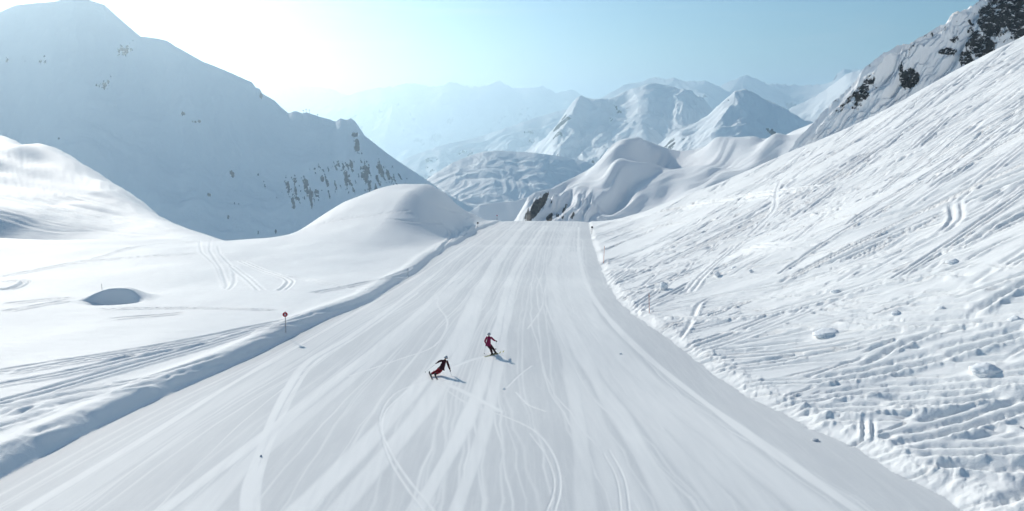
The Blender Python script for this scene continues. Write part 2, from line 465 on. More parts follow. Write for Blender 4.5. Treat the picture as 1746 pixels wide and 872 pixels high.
# right slope, the tracks one can follow
Z7 = lambda pts: zoomed((1000, 350), 1.670, pts)
for pts in [[(80, 245), (300, 210), (500, 205), (600, 195)], [(200, 290), (400, 250), (550, 230), (730, 180), (860, 160)], [(390, 478), (500, 462), (620, 445), (780, 435)], [(150, 310), (180, 280), (330, 240)],
            [(290, 250), (340, 190), (430, 115)], [(75, 225), (110, 195), (220, 145)], [(70, 180), (150, 182), (230, 175)], [(500, 250), (620, 225), (740, 180), (860, 140), (960, 90)], [(960, 185), (1010, 155)], [(1050, -10), (1055, 50), (1000, 85)],
            [(880, 285), (960, 255)], [(260, 390), (300, 330), (320, 275), (370, 255)], [(550, 492), (585, 488)], [(1060, 436), (1230, 428)], [(740, 300), (845, 292)], [(100, 250), (250, 232)]]:
    px_track(Z7(pts), 0.25, 0.16, rough=0.5, churn=0.5, pair=0.7 if random.random() < .4 else 0)
for pts in [[(230, 315), (330, 325), (450, 320), (560, 305), (700, 265), (850, 220), (950, 200), (1110, 195)], [(730, 320), (850, 335), (1000, 335), (1300, 305)], [(680, 525), (780, 470), (850, 415), (950, 375), (1040, 350)],
            [(700, 512), (850, 460), (1000, 420), (1300, 345)], [(820, 575), (950, 545), (1100, 510), (1320, 455)], [(900, 620), (1050, 570), (1150, 545), (1320, 515)], [(830, 680), (950, 655), (1100, 620), (1200, 580), (1320, 540)],
            [(600, 590), (750, 580), (900, 570), (1100, 545)], [(1080, 320), (1150, 270), (1320, 185)], [(980, 135), (1080, 120), (1150, 60), (1320, -30)], [(620, 500), (750, 490), (900, 450), (1050, 420)],
            [(650, 545), (850, 520), (1050, 512), (1320, 480)], [(1160, 850), (1320, 770)], [(1100, 735), (1320, 722)], [(960, 730), (1100, 760), (1300, 752)], [(820, 560), (980, 560), (1200, 530)], [(1140, 870), (1300, 800)], [(900, 700), (1050, 700), (1300, 690)]]:
    px_track(Z7(pts), 0.36, 0.25, rough=1.3, berm=0.7, churn=1.0, pair=0.9 if random.random() < .5 else 0)
px_track(zoomed((900, 80), 2.565, [(1165, 540), (1110, 580), (1085, 640), (1085, 700), (1045, 750), (960, 830)]), 0.26, 0.09, rough=0.8, churn=.6)
for k in (790, 815):
    px_track(Z7([(k + random.uniform(-3, 3), 600 + j * 28) for j in range(4)]), 0.13, 0.12, rough=0.8, churn=.6)
DISP *= smooth(-0.6, 0.8, np.where(XL(GY) - GX > 0, XL(GY) - GX - 0.4, GX - XR(GY) - 0.2))
# churned, lumpy snow between the tracks and along the piste edge
xr_ = XR(GY); drr = GX - xr_
patch = smooth(-0.05, 0.45, fbm(GX / 9, GY / 7, 3, 51)) * smooth(0.5, 3, drr)
edge_l = np.exp(-((drr - 1.1) / 0.9) ** 2) * (drr > 0)
lump = np.maximum(0, fbm(GX * 1.5, GY * 1.5, 3, 52)) * 0.24 + fbm(GX * 3.4, GY * 3.4, 2, 53) * 0.05
fadeg = smooth(190, 60, np.hypot(GX, GY))
DISP += lump * (0.10 * patch * (0.25 + 0.75 * fadeg) + 1.0 * edge_l * (0.4 + 0.6 * fadeg))
DISP += (drr > 0) * (0.035 * fbm(GX * 0.9, GY * 0.9, 3, 54) + 0.016 * CH * fbm(GX * 2.6, GY * 2.6, 2, 57))
CH = np.maximum(CH, np.maximum(0.9 * edge_l, 0.35 * patch))
CH = np.maximum(CH, 0.12)
dll = XL(GY) - GX
bankc = np.exp(-((dll - 1.3) / 0.5) ** 2)
DISP += bankc * 0.05 * fbm(GX * 0.8, GY * 1.1, 3, 55)
DISP += (dll > 1) * 0.03 * fbm(GX * 0.5, GY * 0.5, 3, 56)

# the groomed piste: scraped bands, carved arcs and corduroy
def scrape(pts, w, k, edge=0.0, depth=0.0):
    c = curve(pts, 10)
    x, y, z, ok = hit(c[:, 0], c[:, 1]); x, y = x[ok], y[ok]
    sd = random.randint(0, 99)
    def f(s, d, run, side, inside, tot):
        ww = w * (1 + 0.4 * noise(run * 0.12, run * 0 + sd, 61))
        n = 1.05 + 0.4 * fbm(GX[s] * 3.0 + 0.2 * GY[s], GY[s] * 0.22, 3, 62) + 0.25 * noise(run * 0.07, run * 0 + sd, 63)
        SCR[s] = np.maximum(SCR[s], np.clip(k * n * np.exp(-(d / ww) ** 8), 0, 1))
        if depth: DISP[s] = np.minimum(DISP[s], -depth * np.exp(-(d / (w * 0.7)) ** 2))
    stroke(x, y, w * 2.2 + 0.1, f)
BANDS = [
    ([(40, 872), (250, 745), (400, 652), (560, 560), (700, 478), (790, 420), (860, 379)], 0.25, 0.9),
    ([(80, 872), (280, 745), (430, 650), (580, 560), (715, 475), (800, 420), (868, 379)], 0.5, 0.35),
    ([(250, 890), (420, 765), (560, 655), (700, 545), (800, 450), (882, 378)], 0.35, 0.8),
    ([(300, 890), (460, 760), (590, 655), (715, 545), (810, 450), (888, 378)], 0.45, 0.55),
    ([(420, 890), (426, 820), (457, 730), (491, 662), (525, 617), (600, 572), (700, 500), (790, 430), (850, 392)], 0.28, 0.9),
    ([(435, 890), (440, 820), (470, 735), (505, 662), (540, 617), (615, 570), (712, 500)], 0.16, 0.8),
    ([(330, 890), (440, 770), (530, 680), (640, 600), (760, 510), (830, 440), (890, 378)], 0.4, 0.6),
    ([(490, 890), (640, 740), (715, 655), (770, 590), (803, 520), (842, 450), (880, 400), (902, 377)], 0.75, 0.85),
    ([(560, 890), (680, 750), (745, 665), (790, 590), (815, 520), (850, 450), (885, 400), (906, 377)], 0.5, 0.75),
    ([(700, 890), (780, 750), (822, 650), (848, 560), (868, 480), (903, 420), (934, 377)], 0.6, 0.85),
    ([(770, 890), (820, 750), (845, 650), (862, 560), (880, 480), (912, 420), (940, 377)], 0.35, 0.7),
    ([(1000, 890), (990, 760), (975, 650), (955, 560), (937, 480), (950, 430), (975, 377)], 0.5, 0.5),
    ([(1160, 890), (1075, 740), (1012, 640), (962, 540), (945, 470), (962, 410), (982, 377)], 0.8, 0.65),
    ([(1260, 890), (1140, 760), (1050, 650), (985, 555), (958, 480), (970, 410), (986, 377)], 0.9, 0.45),
    ([(1490, 890), (1310, 765), (1160, 655), (1060, 568), (1005, 495), (987, 430), (987, 377)], 0.3, 0.95),
    ([(1420, 890), (1260, 770), (1120, 660), (1030, 570), (990, 495), (980, 430)], 1.3, 0.6),
    ([(1330, 890), (1200, 770), (1080, 660), (1010, 570), (975, 495), (972, 430)], 1.1, 0.5),
    ([(1080, 890), (1030, 760), (990, 650)], 0.9, 0.45),
]
for p, w, k in BANDS: scrape(p, w * (0.72 if w > 0.55 else 1.0), k)
for p, w, k in [([(755, 890), (690, 810), (655, 750), (648, 712), (672, 672), (735, 645)], 0.07, .7), ([(735, 890), (672, 800), (652, 745), (655, 705), (690, 668)], 0.06, .7), ([(940, 890), (955, 830), (945, 780), (915, 738), (865, 712), (800, 690), (740, 650)], 0.07, .65), ([(925, 890), (945, 830), (932, 780), (905, 742)], 0.05, .6),
                ([(845, 604), (810, 612), (770, 626)], 0.22, 0.9), ([(799, 464), (757, 491), (745, 518), (763, 550), (740, 590), (680, 613), (600, 640)], 0.10, 0.8), ([(735, 644), (790, 668), (850, 700)], 0.2, 0.8),
                ([(865, 660), (885, 640), (905, 625)], 0.07, 0.8), ([(880, 670), (900, 690), (925, 700)], 0.06, 0.8), ([(1075, 890), (1065, 820), (1040, 770)], 0.06, .6), ([(1060, 890), (1052, 820), (1030, 775)], 0.05, .6), ([(900, 560), (925, 520), (920, 480), (900, 455)], 0.09, 0.6)]:
    scrape(p, w, k, depth=0.018)
on_p = (dll < 0) & (drr < 0)
# many thin ski lines running down the piste
for i in range(95):
    f0 = random.uniform(0.03, 0.93); f1 = f0 + random.gauss(0, 0.07); ya = random.choice([18, 18, random.uniform(20, 120)]); yb = random.choice([268, 268, random.uniform(90, 260)])
    if yb - ya < 25: continue
    yy = np.geomspace(ya, yb, 46); ff = np.interp(np.log(yy), [math.log(18), math.log(268)], [f0, f1])
    xx = XL(yy) + (XR(yy) - XL(yy)) * ff + random.choice([0.03, 0.06, 0.14]) * np.sin(yy / random.uniform(5, 9) + i)
    w0 = random.uniform(0.04, 0.10); kq = random.uniform(0.35, 0.95)
    def fl_(s, d, run, side, inside, tot):
        ww = np.maximum(w0, 0.0011 * np.hypot(GX[s], GY[s]))
        SCR[s] = np.maximum(SCR[s], kq * (0.75 + 0.4 * noise(run * 0.15, run * 0 + i, 67)) * np.exp(-(d / ww) ** 2))
    stroke(xx, yy, 0.6, fl_)
SCR = np.where(on_p, SCR, 0)
# loose granular strip beside the right edge
SCR = np.clip(SCR + on_p * 0.16 * np.clip(fbm(GX * 2.2, GY * 0.10, 3, 65) + 0.25, 0, 1) * smooth(0, 3, -dll), 0, 1)
mid = (XL(GY) + XR(GY)) / 2
DISP += on_p * 0.004 * fbm(GX * 1.2, GY * 0.15, 3, 66)
# scour pit in front of the mound on the left field
PITX, PITY, _pz, _po = hit([197], [512]); PITX = float(PITX[0]); PITY = float(PITY[0])
DISP -= 1.15 * np.exp(-((GX - PITX - 0.2) / 2.0) ** 2 - ((GY - PITY + 1.1) / 1.4) ** 2)


# assemble the three ground pieces
ZZ = GZ + DISP
xlg = XL(GY); xrg = XR(GY)
dlg = xlg - GX; drg = GX - xrg
quads = grid_quads(NR, NA)
flat = lambda a: a.ravel()
fx = flat(GX)[quads].mean(1); fy = flat(GY)[quads].mean(1)
side_l = XL(fy) - fx > 0; side_r = fx - XR(fy) > 0
co_all = np.stack([flat(GX), flat(GY), flat(ZZ)], 1)
def piece(name, mask, mat):
    q = quads[mask]; u, inv = np.unique(q, return_inverse=True)
    o = mesh_np(name, co_all[u], inv.reshape(-1, 4), mat, {'scrape': flat(SCR)[u], 'churn': flat(CH)[u]})
    return tag(o, kind='structure')
piece('piste', ~side_l & ~side_r, M_PISTE)
piece('snowfield', side_l, M_FIELD)
piece('snow_slope', side_r & ~side_l, M_FIELD)

# ------------------------------------------------------------------ mountains
def profile(pts):
    a = np.array(pts, float); rx, rz = ray(a[:, 0], a[:, 1])
    az = np.arctan2(rx, 1.0); te = rz / np.hypot(rx, 1.0)
    o = np.argsort(az); return az[o], te[o]

def ridge_sheet(name, pts, dist, nc, nf, nb, front, back, gully, mat, seed, foot=-520.0, jag=0.0, curve_=0.0, rock=None, spur=0.0, pexp=1.0, extra=None, zig=0.03, gscale=1.0, soft=False, spurs=()):
    """a mountain: crest through a skyline at its own distance, front face and back face falling to the valley.
    dist: [(pixel x, metres)], front/back: slope (tan), gully: relief in metres"""
    paz, pte = profile(pts)
    az = np.linspace(paz[0], paz[-1], nc)
    te = np.interp(az, paz, pte)
    dx = np.array([d[0] for d in dist], float); daz = np.arctan2(ray(dx, dx * 0 + 250)[0], 1.0)
    D0 = np.interp(az, daz, [d[1] for d in dist])
    kk = np.exp(-0.5 * (np.arange(-60, 61) / 20.0) ** 2); kk /= kk.sum()
    D0 = np.convolve(np.pad(D0, 60, mode='edge'), kk, mode='valid')
    arc = az * D0.mean()
    Lw = D0.mean()
    sc = gully / 30.0
    D = D0 * (1 + zig * fbm(arc / (Lw * 0.10), arc * 0 + 2.5, 3, seed))
    te = te + jag * fbm(arc / (Lw * 0.012), arc * 0 + 7.7, 5, seed + 3, 0.62, True)
    zc = D * te
    def blur(v, sg):
        k = np.exp(-0.5 * (np.arange(-3 * sg, 3 * sg + 1) / sg) ** 2); k /= k.sum()
        return np.convolve(np.pad(v, 3 * sg, mode='edge'), k, mode='valid')
    zb1 = blur(zc, max(2, nc // (36 if soft else 45))); zb2 = blur(zc, max(4, nc // (7 if soft else 14)))
    H = np.maximum(zb2 - foot, 60.0)
    tf = np.linspace(1, 0, nf) ** 1.25         # 1 foot .. 0 crest
    tb = (np.linspace(0, 1, nb + 1)[1:]) ** 1.3
    s = np.concatenate([-tf, tb])[:, None]
    A = az[None]; 
    run = np.where(s < 0, -s * (H / front)[None], s * (H / back)[None])
    r = np.where(s < 0, D[None] - run, D[None] + run)
    fall = np.abs(s)
    zcm = zc[None] + (zb1 - zc)[None] * smooth(0.0, 0.05, fall)
    zcm = zcm + (zb2 - zb1)[None] * smooth(0.03 if soft else 0.10, 0.22 if soft else 0.5, fall)
    z = zcm - H[None] * np.where(s < 0, (1 - curve_) * fall ** pexp + curve_ * fall ** 2, fall)
    depthm = run
    x = r * np.sin(A); y = r * np.cos(A)
    fade = 1 - np.exp(-depthm / (gully * 1.6 + 1e-6))
    gs = gully * 9.0 * gscale
    a2 = A * D0[None]
    wpx = 0.5 * noise(x / (gs * 1.3), y / (gs * 1.3), seed + 9); wpy = 0.5 * noise(x / (gs * 1.3) + 31.7, y / (gs * 1.3), seed + 10)
    if soft:
        g = fbm(x / gs + wpx, y / gs + wpy, 2, seed + 20, 0.35); g2 = g
        rel = gully * g
    else:
        g = fbm(x / gs + wpx, y / gs + wpy, 6, seed + 20, 0.48, True)
        g2 = fbm(x / gs * 2.1, y / gs * 2.1, 4, seed + 40, 0.5)
        rel = gully * (0.95 * g + 0.3 * g2)
    z = z + rel * fade * (0.35 + 0.65 * np.minimum(1, fall * 3))
    for (p0, p1, h, w) in spurs:
        aa = np.arctan2(ray(np.array([p0, p1], float), 250)[0], 1.0)
        ln = aa[0] + (aa[1] - aa[0]) * np.minimum(fall, 1)
        dd = np.abs((A - ln) * D0[None] + w * 0.25 * noise(depthm / w * 1.3, depthm * 0 + p0, seed + 60)) / w
        z = z + np.where(s < 0, h * np.maximum(0, 1 - dd) * smooth(0.0, 0.16, fall) * (1 - 0.5 * fall), 0)
    if extra is not None:
        z = z + extra(x, y, z, A, fall * np.sign(s), depthm)
    # slope for the rock mask
    dzr = np.gradient(z, axis=0) / (np.gradient(r, axis=0) + 1e-6)
    dza = np.gradient(z, axis=1) / (np.gradient(a2, axis=1) + 1e-6)
    slope = np.hypot(dzr, dza)
    rk = np.zeros_like(z) if rock is None else rock(x, y, z, A, s, slope, depthm, g, g2)
    co = np.stack([x, y, z], -1).reshape(-1, 3)
    o = mesh_np(name, co, grid_quads(len(s), nc), mat, {'rock': rk})
    tag(o, kind='structure')
    return az, D, zc

def px_of(x, y, z):
    """photo pixel of world points (to place rock bands surveyed from the photograph)"""
    yc = y * CP - z * SP; zc_ = y * SP + z * CP
    return PW / 2 + F * x / np.maximum(yc, 1e-3), PH / 2 - F * zc_ / np.maximum(yc, 1e-3)

def patches(lst):
    """rock bands: (px, py, half width, half height, lean, strength)"""
    def f(x, y, z, A, s, slope, dm, g, g2):
        px, py = px_of(x, y, z)
        m = np.zeros_like(x)
        st = 0.35 * noise(px / 6.0, py / 26.0, 77) + 0.25 * noise(px / 2.6, py / 9.0, 78)
        for (cx, cy, hw, hh, lean, k) in lst:
            e = np.sqrt(((px - cx - lean * (py - cy)) / hw) ** 2 + ((py - cy) / hh) ** 2)
            m = np.maximum(m, k * np.clip(1.15 - e, 0, 1))
        return np.clip(m * 0.95 + st * (m > 0.02) - 0.04, 0, 0.85)
    return f

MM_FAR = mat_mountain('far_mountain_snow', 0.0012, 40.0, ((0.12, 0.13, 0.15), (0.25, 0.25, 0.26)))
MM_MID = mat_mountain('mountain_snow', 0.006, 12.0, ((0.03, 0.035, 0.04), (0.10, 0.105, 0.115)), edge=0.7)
MM_BIG = mat_mountain('face_snow', 0.018, 9.0, ((0.05, 0.075, 0.105), (0.10, 0.14, 0.185)), edge=1.1)
MM_NEAR = mat_mountain('ridge_snow', 0.05, 0.8, edge=0.5)
MM_CRAG = mat_mountain('crag_snow', 0.06, 2.5, ((0.005, 0.007, 0.009), (0.034, 0.035, 0.036)), edge=1.2, flecks=True)

def slope_rock(lo, hi, k=1.0, nz=0.25):
    def f(x, y, z, A, s, slope, dm, g, g2):
        return np.clip(k * smooth(lo, hi, slope + nz * g2), 0, 1)
    return f

# the farthest ranges
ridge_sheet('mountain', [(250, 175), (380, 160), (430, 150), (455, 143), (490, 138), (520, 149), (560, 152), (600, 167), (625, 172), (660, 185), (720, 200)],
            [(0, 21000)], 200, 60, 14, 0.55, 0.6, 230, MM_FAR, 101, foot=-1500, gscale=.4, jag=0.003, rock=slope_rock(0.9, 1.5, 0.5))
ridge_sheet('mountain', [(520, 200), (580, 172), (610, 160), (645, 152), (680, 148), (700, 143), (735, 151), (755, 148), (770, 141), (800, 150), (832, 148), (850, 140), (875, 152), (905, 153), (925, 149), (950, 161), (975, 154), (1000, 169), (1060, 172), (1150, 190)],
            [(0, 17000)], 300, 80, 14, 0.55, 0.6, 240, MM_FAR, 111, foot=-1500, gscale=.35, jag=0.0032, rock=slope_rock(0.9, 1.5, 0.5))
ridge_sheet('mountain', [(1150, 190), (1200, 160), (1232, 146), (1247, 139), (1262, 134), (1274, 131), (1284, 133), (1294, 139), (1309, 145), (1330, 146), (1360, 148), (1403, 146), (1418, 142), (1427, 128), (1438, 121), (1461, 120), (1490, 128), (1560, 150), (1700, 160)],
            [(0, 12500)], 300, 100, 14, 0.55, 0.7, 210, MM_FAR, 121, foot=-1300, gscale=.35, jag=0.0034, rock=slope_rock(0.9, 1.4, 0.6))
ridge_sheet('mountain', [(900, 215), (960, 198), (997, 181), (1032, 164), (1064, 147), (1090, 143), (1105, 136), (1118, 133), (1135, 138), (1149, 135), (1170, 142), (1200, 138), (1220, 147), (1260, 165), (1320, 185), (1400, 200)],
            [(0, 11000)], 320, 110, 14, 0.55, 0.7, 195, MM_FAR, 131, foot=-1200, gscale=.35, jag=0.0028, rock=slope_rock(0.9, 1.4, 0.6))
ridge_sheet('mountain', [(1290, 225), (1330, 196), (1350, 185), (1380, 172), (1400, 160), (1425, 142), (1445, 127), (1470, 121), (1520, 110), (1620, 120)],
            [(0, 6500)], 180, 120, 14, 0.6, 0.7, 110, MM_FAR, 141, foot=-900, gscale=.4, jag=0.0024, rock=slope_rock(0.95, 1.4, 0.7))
ridge_sheet('mountain', [(640, 300), (700, 268), (751, 249), (800, 239), (850, 224), (900, 206), (950, 191), (985, 183), (1030, 189), (1100, 205), (1180, 230)],
            [(600, 7600), (1100, 9200)], 300, 110, 14, 0.5, 0.6, 115, MM_MID, 151, foot=-1150, gscale=.4, jag=0.0016, rock=slope_rock(0.85, 1.3, 0.6))
# the twin peaks across the valley
ridge_sheet('mountain', [(800, 300), (850, 282), (890, 262), (930, 236), (955, 216), (972, 193), (985, 188), (994, 187), (1004, 195), (1022, 197), (1042, 195), (1060, 190), (1085, 178), (1098, 171), (1112, 168), (1135, 169), (1160, 176), (1188, 175), (1212, 185), (1260, 205), (1340, 240)],
            [(800, 5100), (1340, 6000)], 560, 260, 20, 0.38, 0.6, 60, MM_MID, 161, foot=-920, gscale=.55, jag=0.0014, rock=slope_rock(1.25, 1.8, 0.6), zig=0.05, spurs=[(1112, 960, 260, 800), (992, 900, 90, 390), (1188, 1130, 105, 390)])
ridge_sheet('mountain', [(1080, 280), (1110, 258), (1130, 241), (1150, 222), (1180, 212), (1205, 203), (1230, 186), (1250, 176), (1268, 170), (1285, 173), (1298, 180), (1320, 190), (1345, 200), (1376, 207), (1420, 218), (1520, 240)],
            [(1080, 3900), (1520, 4600)], 500, 260, 20, 0.42, 0.6, 48, MM_MID, 171, foot=-800, gscale=.55, jag=0.0014, rock=slope_rock(1.15, 1.6, 0.7), zig=0.05, spurs=[(1268, 1120, 175, 430), (1345, 1300, 80, 270)])
# rolling hill in the valley
ridge_sheet('hill', [(660, 345), (720, 312), (745, 294), (770, 279), (800, 266), (825, 259), (850, 257), (880, 259), (910, 261), (950, 266), (1000, 276), (1060, 290), (1160, 310)],
            [(660, 2500), (1160, 3100)], 420, 300, 20, 0.23, 0.4, 20, MM_MID, 181, foot=-720, jag=0.0006, curve_=-0.25, rock=slope_rock(0.95, 1.35, 0.4), gscale=0.55)
# the big shaded mountain on the left
def big_rock():
    L = [(70, 105, 22, 14, -.3, .55), (15, 100, 14, 20, 0, .5), (215, 85, 24, 22, -.2, .6), (175, 145, 26, 16, -.3, .6), (310, 195, 8, 9, .3, .7), (333, 207, 14, 6, .2, .7),
         (395, 296, 8, 11, .4, .95), (355, 332, 6, 6, .3, .8), (400, 345, 10, 8, .3, .7), (392, 372, 6, 9, .3, .6), (441, 300, 3, 10, .3, .7), (450, 312, 3, 14, .3, .6),
         (493, 320, 7, 32, .25, .85), (500, 345, 5, 20, .25, .8), (527, 330, 8, 32, .3, .9), (536, 345, 5, 18, .2, .8), (548, 307, 8, 10, 0, .7), (562, 335, 3, 20, .3, .6),
         (590, 305, 10, 22, .15, .9), (603, 230, 12, 8, 0, .8), (610, 252, 8, 28, .2, .85), (625, 300, 12, 38, .2, .85), (650, 290, 10, 30, .3, .8), (662, 300, 8, 20, .3, .8), (640, 325, 6, 18, .2, .75), (681, 300, 3, 12, .6, .8), (700, 318, 6, 4, .4, .5),
         (445, 160, 4, 12, 0, .7), (438, 145, 3, 8, 0, .7), (467, 172, 5, 8, .4, .6), (488, 190, 5, 6, .5, .6), (100, 236, 3, 3, 0, .8), (205, 246, 3, 2, 0, .8), (130, 267, 3, 2, 0, .8), (470, 395, 3, 6, 0, .8), (440, 396, 2, 6, 0, .9), (240, 177, 5, 4, 0, .5)]
    pf = patches(L)
    def f(x, y, z, A, s, slope, dm, g, g2):
        px, py = px_of(x, y, z)
        w = np.exp(-((px - 595) / 75.0) ** 2 - ((py - 300) / 42.0) ** 2) + 0.75 * np.exp(-((px - 505) / 40.0) ** 2 - ((py - 330) / 34.0) ** 2) + 0.5 * np.exp(-((px - 200) / 70.0) ** 2 - ((py - 115) / 45.0) ** 2) + 0.45 * np.exp(-((px - 40) / 50.0) ** 2 - ((py - 105) / 30.0) ** 2) + 0.4 * np.exp(-((px - 680) / 40.0) ** 2 - ((py - 300) / 25.0) ** 2)
        st = fbm((px - 0.28 * py) / 7.0, py / 26.0, 4, 79, 0.6)
        return np.maximum(pf(x, y, z, A, s, slope, dm, g, g2), np.clip(w, 0, 1) * smooth(-0.1, 0.35, st) * 0.85)
    return f
def big_shape(x, y, z, A, fall, dm):
    # cornice caps near the saddle and a spur that comes forward under the shoulder
    px, py = px_of(x, y, z)
    spur = 0.0 * np.exp(-((px - 600) / 34.0) ** 2) * smooth(10, 120, dm) * (1 - smooth(260, 520, dm))
    return spur
BIG = ridge_sheet('mountain', [(-420, 120), (-300, 90), (-160, 60), (-60, 40), (0, 21), (25, 10), (60, 6), (95, 3), (120, -4), (145, -2), (160, 3), (178, 9), (195, 24), (215, 42), (240, 63), (268, 66), (285, 70), (300, 80), (345, 105), (385, 121), (410, 132), (430, 141), (436, 150), (443, 152), (447, 160), (468, 172), (480, 184), (492, 194), (498, 191), (506, 190), (516, 194), (523, 192), (545, 200), (562, 204), (572, 208), (580, 202), (592, 205), (598, 202), (606, 208), (614, 220), (622, 232), (640, 246), (660, 262), (680, 276), (720, 302), (760, 330), (800, 352), (860, 380)],
            [(-420, 2600), (0, 2850), (300, 2550), (500, 2300), (600, 2150), (800, 1900)], 760, 340, 20, 0.74, 0.6, 34, MM_BIG, 191, foot=-760, jag=0.0005, rock=big_rock(), curve_=-0.12, extra=big_shape, gscale=1.0)
# snow ridge with the dome, just below the edge of the slope
def domes(x, y, z, A, fall, dm):
    px, py = px_of(x, y, z)
    b = np.zeros_like(x)
    on = smooth(0, 25, dm)
    al = px * 0.925 - py * 0.38; ac = px * 0.38 + py * 0.925
    wv = 14 * noise(px / 60, py / 60, 91)
    b += on * (8.5 * noise((ac + wv) / 26.0, al / 120.0, 92) + 2.2 * noise((ac + wv) / 11.0, al / 70.0, 93) * smooth(1300, 1050, px) + 0.7 * noise((ac + wv) / 4.5, al / 45.0, 96))
    for cx, cy, sx, sy, h in [(1078, 268, 40, 26, 4), (1045, 300, 14, 26, 3), (1125, 275, 20, 10, -8), (1175, 300, 60, 9, 8), (1245, 258, 40, 9, 7), (1048, 345, 16, 12, -7), (1300, 252, 50, 10, 8), (985, 325, 18, 16, 5)]:
        b += h * on * np.exp(-((px - cx - (cy - py) * 0.6) / sx) ** 2 / 2 - ((py - cy) / sy) ** 2 / 2)
    fl = fbm((px + (py - 340) * 0.55) / 21.0 + 0.5 * noise(px / 30, py / 30, 5), (py - 0.3 * px) / 75.0, 3, 94, 0.45, True)
    return b + 5.0 * fl * smooth(1050, 990, px) * smooth(318, 352, py) * on
ridge_sheet('snow_ridge', [(862, 395), (880, 372), (893, 350), (901, 336), (912, 328), (925, 325), (940, 322), (958, 312), (980, 302), (1002, 290), (1020, 277), (1034, 260), (1046, 246), (1062, 239), (1082, 236), (1100, 239), (1118, 246), (1140, 254), (1160, 258), (1185, 255), (1205, 249), (1224, 243), (1240, 240), (1255, 242), (1272, 243), (1292, 237), (1312, 236), (1335, 233), (1352, 224), (1372, 216), (1400, 204), (1440, 188), (1520, 165), (1640, 120)],
            [(860, 470), (1080, 640), (1300, 620), (1640, 560)], 520, 260, 20, 0.22, 0.7, 5.0, MM_NEAR, 201, foot=-190, jag=0.0, extra=domes, zig=0.0, gscale=1.3, soft=True,
            rock=patches([(913, 356, 15, 28, -.55, 1.3), (928, 338, 8, 16, -.5, 1.1), (960, 360, 6, 16, -.5, .7), (978, 366, 5, 12, -.5, .7), (950, 368, 20, 10, 0, .75), (937, 372, 12, 8, 0, .9), (975, 372, 10, 5, 0, .7), (990, 366, 5, 10, -.4, .5), (940, 345, 4, 20, -.4, .6)]))
# shaded spur left of it
ridge_sheet('snow_ridge', [(770, 380), (800, 362), (818, 350), (850, 345), (880, 343), (900, 336), (930, 330), (980, 335)], [(770, 800)], 160, 80, 14, 0.8, 0.6, 4.0, MM_NEAR, 211, foot=-260, jag=0.0, soft=True)
# the crag on the right
def crag_shape(x, y, z, A, fall, dm):
    px, py = px_of(x, y, z)
    on = smooth(2, 12, dm)
    # snow ramps between the rock ribs, leaning with the crest
    q = px + (py - 100) * 0.95
    rib = fbm(q / 30.0, (px - py) / 140.0, 3, 223, 0.5, True)
    b = 6.5 * rib * on
    for cx, cy, sx, sy, h in [(1570, 110, 18, 30, 7), (1520, 120, 14, 34, 6), (1620, 60, 16, 22, 5), (1652, 40, 12, 26, 5)]:
        b += h * on * np.exp(-((px - cx - (cy - py) * 0.9) / sx) ** 2 - ((py - cy) / sy) ** 2)
    m = crag_mask(px, py)
    # blocky rock steps stand proud of the snow
    st = fbm(x / 7.0, (z * 1.3 + y * 0.4) / 5.0, 4, 224, 0.6, True)
    step = np.round((z + 3 * noise(x / 9, y / 9, 225)) / 5.0) * 5.0 - z
    b += on * m * (2.6 * st + 0.5 * step + 2.0)
    return b
CRAG = [(1442, 176, 9, 36, -.9, .75), (1470, 160, 15, 34, -.45, .85), (1490, 142, 15, 24, -.4, .55), (1485, 108, 8, 12, 0, .7), (1550, 134, 18, 17, 0, 1.5), (1537, 116, 5, 12, 0, .9), (1617, 88, 16, 7, 0, 1.3), (1648, 98, 18, 20, 0, .85), (1628, 68, 14, 10, 0, .6),
        (1585, 60, 12, 8, -.5, .65), (1608, 50, 12, 8, -.5, .6), (1553, 84, 6, 12, -.5, .6), (1522, 86, 6, 5, 0, .6), (1672, 76, 30, 30, 0, .95), (1690, 36, 26, 38, 0, 1.1), (1722, 20, 36, 46, 0, 1.05), (1742, 45, 32, 32, 0, 1.05), (1655, 42, 10, 16, 0, .6), (1790, 0, 60, 70, 0, .85), (1424, 172, 16, 5, -1.5, .7), (1900, -60, 110, 90, 0, .7)]
def crag_mask(px, py):
    m = np.zeros_like(px)
    for (cx, cy, hw, hh, lean, k) in CRAG:
        e = np.sqrt(((px - cx - lean * (py - cy)) / hw) ** 2 + ((py - cy) / hh) ** 2)
        m = np.maximum(m, k * np.clip(1.45 - e, 0, 1))
    q = px + (py - 100) * 0.95
    r2 = fbm(q / 11.0, (px - py) / 60.0, 4, 227, 0.55)
    m = np.maximum(m, (0.35 + 0.6 * smooth(1600, 1680, px)) * smooth(0.12, 0.5, r2))
    return np.clip(m + 0.22 * fbm(px / 9.0, py / 9.0, 3, 226) * (m > 0.01), 0, 1)
def crag_rock(x, y, z, A, s, slope, dm, g, g2):
    px, py = px_of(x, y, z)
    return np.clip(crag_mask(px, py) * 0.66 + 0.10 * smooth(1.2, 2.4, slope) - 0.03, 0, 1)
ridge_sheet('crag', [(1290, 330), (1330, 280), (1360, 238), (1385, 214), (1405, 190), (1420, 176), (1436, 163), (1450, 150), (1462, 135), (1470, 122), (1482, 112), (1492, 104), (1500, 96), (1515, 90), (1528, 80), (1545, 78), (1556, 74), (1566, 66), (1580, 60), (1595, 50), (1612, 42), (1625, 33), (1638, 22), (1655, 17), (1664, 8), (1680, -4), (1720, -30), (1800, -70), (2000, -160), (2300, -240)],
            [(1290, 330), (1500, 385), (1746, 470), (2300, 600)], 620, 300, 24, 1.15, 0.8, 3.0, MM_CRAG, 221, foot=-80, jag=0.003, extra=crag_shape, rock=crag_rock, zig=0.015)
